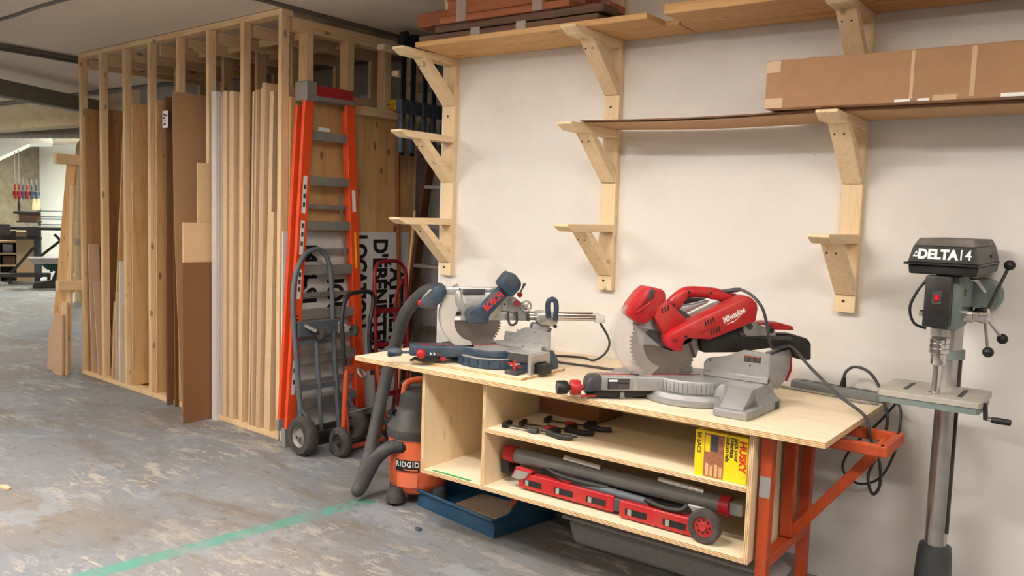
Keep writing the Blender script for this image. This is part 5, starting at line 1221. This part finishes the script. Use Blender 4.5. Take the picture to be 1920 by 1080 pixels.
for k in range(5):
    t = thing('parallel_clamp', ('first', 'second', 'third', 'fourth', 'fifth')[k] + ' dark parallel clamp on the pine hanger, counted from its nose', 'clamp', (-4.335 - 0.012 * (k % 2), 4.44 + k * 0.115, 2.02), 0, 'parallel clamps on the hanger')
    B((0.0, -0.02, 0.0), (0.014, 0.02, 0.87)).build('bar', CLD, t)
    MB().prism([(-0.03, 0.79), (0.035, 0.79), (0.035, 0.83), (0.015, 0.88), (-0.005, 0.88), (-0.03, 0.84)], -0.03, 0.03, lambda a, h, d: (d + 0.006, a * 1.4, h)).build('fixed_jaw', CLD, t, bevel=0.004)
    B((-0.022, -0.045, 0.3), (0.034, 0.045, 0.40)).build('sliding_jaw', CLG, t, bevel=0.006)
    MB().lathe([(0.0, 0.02), (0.026, 0.02), (0.03, 0.05), (0.027, 0.24), (0.012, 0.31)], (0.006, -0.012, 0), n=12).build('handle', CLG, t, smooth=40)
B((0.0182, 0.62, 2.3), (0.09, 1.16, 2.36)).build('ledge', SPRUCE[1], rack)
yb = thing('yellow_case', 'small yellow plastic case lying on top of the plywood rack end', 'case', rk(0.05, 1.02, 2.361), RZ)
MB().box((0, 0, 0.045), (0.09, 0.17, 0.089)).build('shell', YELLOWP, yb, bevel=0.012, seg=2)
MB().box((0.0, 0, 0.05), (0.094, 0.172, 0.006)).build('seam', DGREY, yb)

# ================================================================== FAR ROOM BEYOND THE OPENING
FAZ = math.atan2(0.914, 0.407)
K = 0.0115
def fl(x): return (x - 75) * K
def fz(y): return 1.62 - (y - 371) * K
def fthing(name, label, cat, dy=0.0, group=None):
    return thing(name, label, cat, (-16.45 - 0.914 * dy, 7.32 + 0.407 * dy, 0), FAZ, group)
def fb(par, name, x0, x1, y0, y1, m, d0=-0.1, d1=0.1, floor=False, **k):
    return B((fl(x0), d0, 0.0 if floor else fz(y1)), (fl(x1), d1, fz(y0))).build(name, m, par, **k)
# soffit under the stair
so = MB().prism([(fl(-60), fz(258)), (fl(93), fz(264)), (fl(95), fz(276)), (fl(60), fz(279)), (fl(-60), fz(350))], 1.0, 2.2).build('trim_2', MFARW)
so.location = (-16.45, 7.32, 0); so.rotation_euler = (0, 0, FAZ); struct(so)
# spiral duct along the header
dt = thing('spiral_duct', 'round ribbed metal duct running below the beige header', 'duct', (-13.2, 5.9, 2.6), math.atan2(0.46, 1.43))
pts = []; rs = []
for k in range(90):
    pts.append((-2.0 + k * 0.05, 0, 0)); rs.append(0.088 if k % 3 else 0.094)
MB().tube(pts, rs, 14).build('duct_shell', TEALDUCT, dt, smooth=60)
for x in (-0.9, 0.6, 1.7): MB().cyl((x, 0, 0.08), (x, 0, CEIL - 2.6), 0.006, n=6).build('hanger_rod', DSTEEL, dt)
lf = thing('fluorescent_fixture', 'bright fluorescent ceiling fixture at the left edge under the duct', 'light fixture', (-16.6, 6.75, 2.72), FAZ)
em = bpy.data.materials.new('fluorescent_tube'); em.use_nodes = True
em.node_tree.nodes['Principled BSDF'].inputs['Emission Color'].default_value = (0.86, 0.93, 1, 1)
em.node_tree.nodes['Principled BSDF'].inputs['Emission Strength'].default_value = 4.0
B((-0.7, -0.06, 0.05), (0.16, 0.06, 0.1)).build('housing', MELAM, lf, bevel=0.006)
MB().cyl((-0.68, 0, 0.03), (0.14, 0, 0.03), 0.02, n=12).build('tube', em, lf, smooth=50)
for x in (-0.5, 0.0): MB().cyl((x, 0, 0.1), (x, 0, CEIL - 2.72), 0.005, n=6).build('hanger_rod', DSTEEL, lf)
# upright duct with elbow
ud = fthing('dust_pipe', 'beige upright dust pipe with an elbow beside the far machines', 'pipe', -3.0)
k3 = 15 / 18.0
def g3_(x, y): return (fl(x) * k3 * 1.0, 0.0, 1.62 - (y - 371) * K * k3)
MB().tube(spline([(g3_(132, 0)[0], 0, 0), (g3_(132, 0)[0], 0, 1.2), (g3_(135, 0)[0], 0, 2.3), (g3_(138, 0)[0] + .02, 0, 2.5), (g3_(150, 0)[0], 0, 2.58), (g3_(200, 0)[0], 0, 2.6)], 6), 0.09, 14).build('pipe', BEIGEDUCT, ud, smooth=60)
MB().tube([(g3_(132, 0)[0], 0, 0.9), (g3_(132, 0)[0], 0, 1.0)], 0.098, 14).build('pipe_band', TEALDUCT, ud, smooth=60)
# clamp rail on the far wall
cr = fthing('clamp_rail', 'far wall rail with a pale board below the little clamps', 'rail', 1.5)
fb(cr, 'rail', 33, 74, 360, 366, DSTEEL, -0.05, 0.05); fb(cr, 'back_board', 62, 74, 371, 392, SPRUCE[0], -0.02, 0.05)
fb(cr, 'bracket', 40, 44, 366, 400, DSTEEL, -0.02, 0.06)
for k, (x, c) in enumerate(((37, REDD), (43, REDD), (49, BBLUE), (55, REDD), (62, BBLUE), (69, BBLUE))):
    t = fthing('bar_clamp', ('leftmost red long-barred', 'second red long-barred', 'blue short-barred third', 'red short-barred fourth', 'blue short-barred fifth', 'blue rightmost')[k] + ' small clamp hanging on the far wall rail', 'clamp', 1.4, 'bar clamps on the far wall')
    fb(t, 'bar', x - 0.7, x + 0.7, 275 if k < 2 else 338, 380, ALUD, -0.015, -0.005)
    fb(t, 'head', x - 2.6, x + 2.6, 359, 372, c, -0.05, 0.0, bevel=0.01)
    fb(t, 'grip', x - 1.4, x + 1.4, 348, 358, c, -0.04, 0.0, bevel=0.01)
# dark bins
bn2 = fthing('wall_bin', 'brown tray shelf mounted below the far clamp rail', 'shelf', 1.3)
fb(bn2, 'tray', 34, 75, 394, 398, DSTEEL, -0.25, 0.1); fb(bn2, 'box', 42, 74, 398, 411, OLDWOOD[0], -0.2, 0.1); fb(bn2, 'lip', 38, 76, 411, 413, DSTEEL, -0.25, 0.1)
# long bench with black rails
lb = fthing('panel_saw', 'long black-railed saw bench standing in the far room', 'saw bench', 0.6)
fb(lb, 'top_rail', -60, 118, 418, 423, DSTEEL, -0.5, 0.3, bevel=0.01); fb(lb, 'front_rail', -60, 76, 434, 438, BLACK, -0.62, -0.55)
fb(lb, 'rail_carriage', 14, 32, 414, 432, DSTEEL, -0.7, -0.45, bevel=0.01); fb(lb, 'rail_carriage', 54, 72, 417, 434, DSTEEL, -0.6, 0.1, bevel=0.01)
fb(lb, 'post', 64, 73, 424, 500, GREYST, -0.25, -0.1, floor=True)
for a, b in (((30, 496), (64, 452)), ((74, 466), (112, 432)), ((94, 430), (114, 452))):
    MB().bar((fl(a[0]), -0.35, fz(a[1])), (fl(b[0]), -0.35, fz(b[1])), 0.05, 0.05, (0, 1, 0)).build('brace', DSTEEL, lb)
fb(lb, 'floor_beam', -60, 88, 494, 500, DSTEEL, -0.5, -0.3)
for x in (-55, 30, 85): MB().bar((fl(x), -0.4, 0), (fl(x), -0.4, fz(497)), 0.06, 0.06).build('foot', DSTEEL, lb)
rk2 = fthing('pipe_rack', 'grey rack of three horizontal bars in front of the far white wall', 'rack', 1.6)
for y in (392, 402, 406, 416): fb(rk2, 'bar', 72, 122, y, y + 2.5, GREYST, -0.03, 0.03)
fb(rk2, 'post', 70, 75, 388, 505, DSTEEL, -0.05, 0.05, floor=True); fb(rk2, 'post', 119, 122, 388, 505, DSTEEL, -0.05, 0.05, floor=True)
cc = fthing('shelf_cabinet', 'cream cabinet with open pigeonholes under the far bench', 'cabinet', 1.0)
fb(cc, 'side', 11, 14, 428, 505, CREAM, -0.2, 0.2, floor=True); fb(cc, 'side', 38, 66, 428, 505, CREAM, -0.2, 0.2, floor=True)
fb(cc, 'back', 14, 38, 428, 505, DSTEEL, 0.15, 0.2, floor=True)
for y in (444, 464, 484): fb(cc, 'shelf', 14, 38, y, y + 3, CREAM, -0.2, 0.15)
fb(cc, 'stored_box', 18, 33, 450, 464, GREYC, -0.12, 0.12); fb(cc, 'stored_box', 18, 36, 470, 484, OLDWOOD[0], -0.12, 0.12)
# jointer with green base
jn = fthing('jointer', 'jointer with long cast iron table over a dark green base', 'machine', -0.6)
MB().prism([(fl(56), fz(464)), (fl(140), fz(463)), (fl(140), fz(474)), (fl(66), fz(474)), (fl(60), fz(469))], -0.2, 0.2).build('table', GREYC, jn, bevel=0.008)
MB().prism([(fl(74), fz(474)), (fl(140), fz(474)), (fl(140), fz(488)), (fl(100), fz(487)), (fl(82), fz(482))], -0.15, 0.15).build('bed', DGREEN, jn, bevel=0.01)
MB().prism([(fl(96), fz(482)), (fl(118), fz(482)), (fl(112), fz(500)), (fl(92), fz(508)), (fl(64), fz(510)), (fl(64), fz(504)), (fl(88), fz(500))], -0.1, 0.1).build('column', DSTEEL, jn, bevel=0.008)
B((fl(62), -0.12, 0), (fl(116), 0.12, fz(505))).build('base', DSTEEL, jn, bevel=0.01)
fb(jn, 'knob', 86, 90, 482, 486, BLACK, -0.22, -0.14)
gb = fthing('green_drum_box', 'dark green box with pale lid in front of the jointer', 'box', -1.2)
fb(gb, 'body', 103, 126, 497, 530, DGREEN, -0.15, 0.15, floor=True, bevel=0.01); fb(gb, 'lid', 101, 127, 487, 497, MELAM, -0.16, 0.16, bevel=0.02); fb(gb, 'strap', 97, 100, 484, 514, ALUD, -0.12, -0.08)
dc = fthing('dust_collector', 'green and white dust collector behind the leaning planks', 'machine', 2.0)
MB().lathe([(0.13, 0.0), (0.14, 0.05), (0.14, fz(463)), (0.2, fz(461)), (0.26, fz(450)), (0.24, fz(443)), (0.1, fz(440)), (0.0, fz(440))], (fl(128), 0, 0), n=20).build('lower_bag', MELAM, dc, smooth=50)
fb(dc, 'blower', 120, 140, 425, 440, DGREEN, -0.2, 0.2, bevel=0.02)
MB().prism([(fl(120), fz(425)), (fl(140), fz(425)), (fl(140), fz(405)), (fl(134), fz(400))], -0.15, 0.15).build('hood', BEIGEDUCT, dc)
fb(dc, 'upper_bag', 133, 142, 345, 402, OLDWOOD[2], -0.12, 0.12, bevel=0.03)

# ================================================================== SCRAPS ON THE FLOOR
for nm, x, y, sx, sy, m, lab in (('wood_scrap', -4.95, 1.99, 0.12, 0.05, MDFL, 'small pale wood scrap on the floor at the far left edge'), ('paper_scrap', -2.81, 3.06, 0.05, 0.03, BBLUE, 'tiny crumpled blue scrap on the floor before the blue bin')):
    mb = MB(); r_ = random.Random(3)
    mb.prism([(sx * .5 * math.cos(a) * r_.uniform(.7, 1.1), sy * .5 * math.sin(a) * r_.uniform(.7, 1.1)) for a in [k * PI / 4 for k in range(8)]], 0.0, 0.012, lambda a, b, d: (a, b, d))
    o = mb.build(nm, m, bevel=0.002); o.location = (x, y, 0.0002); tag(o, lab, 'scrap')
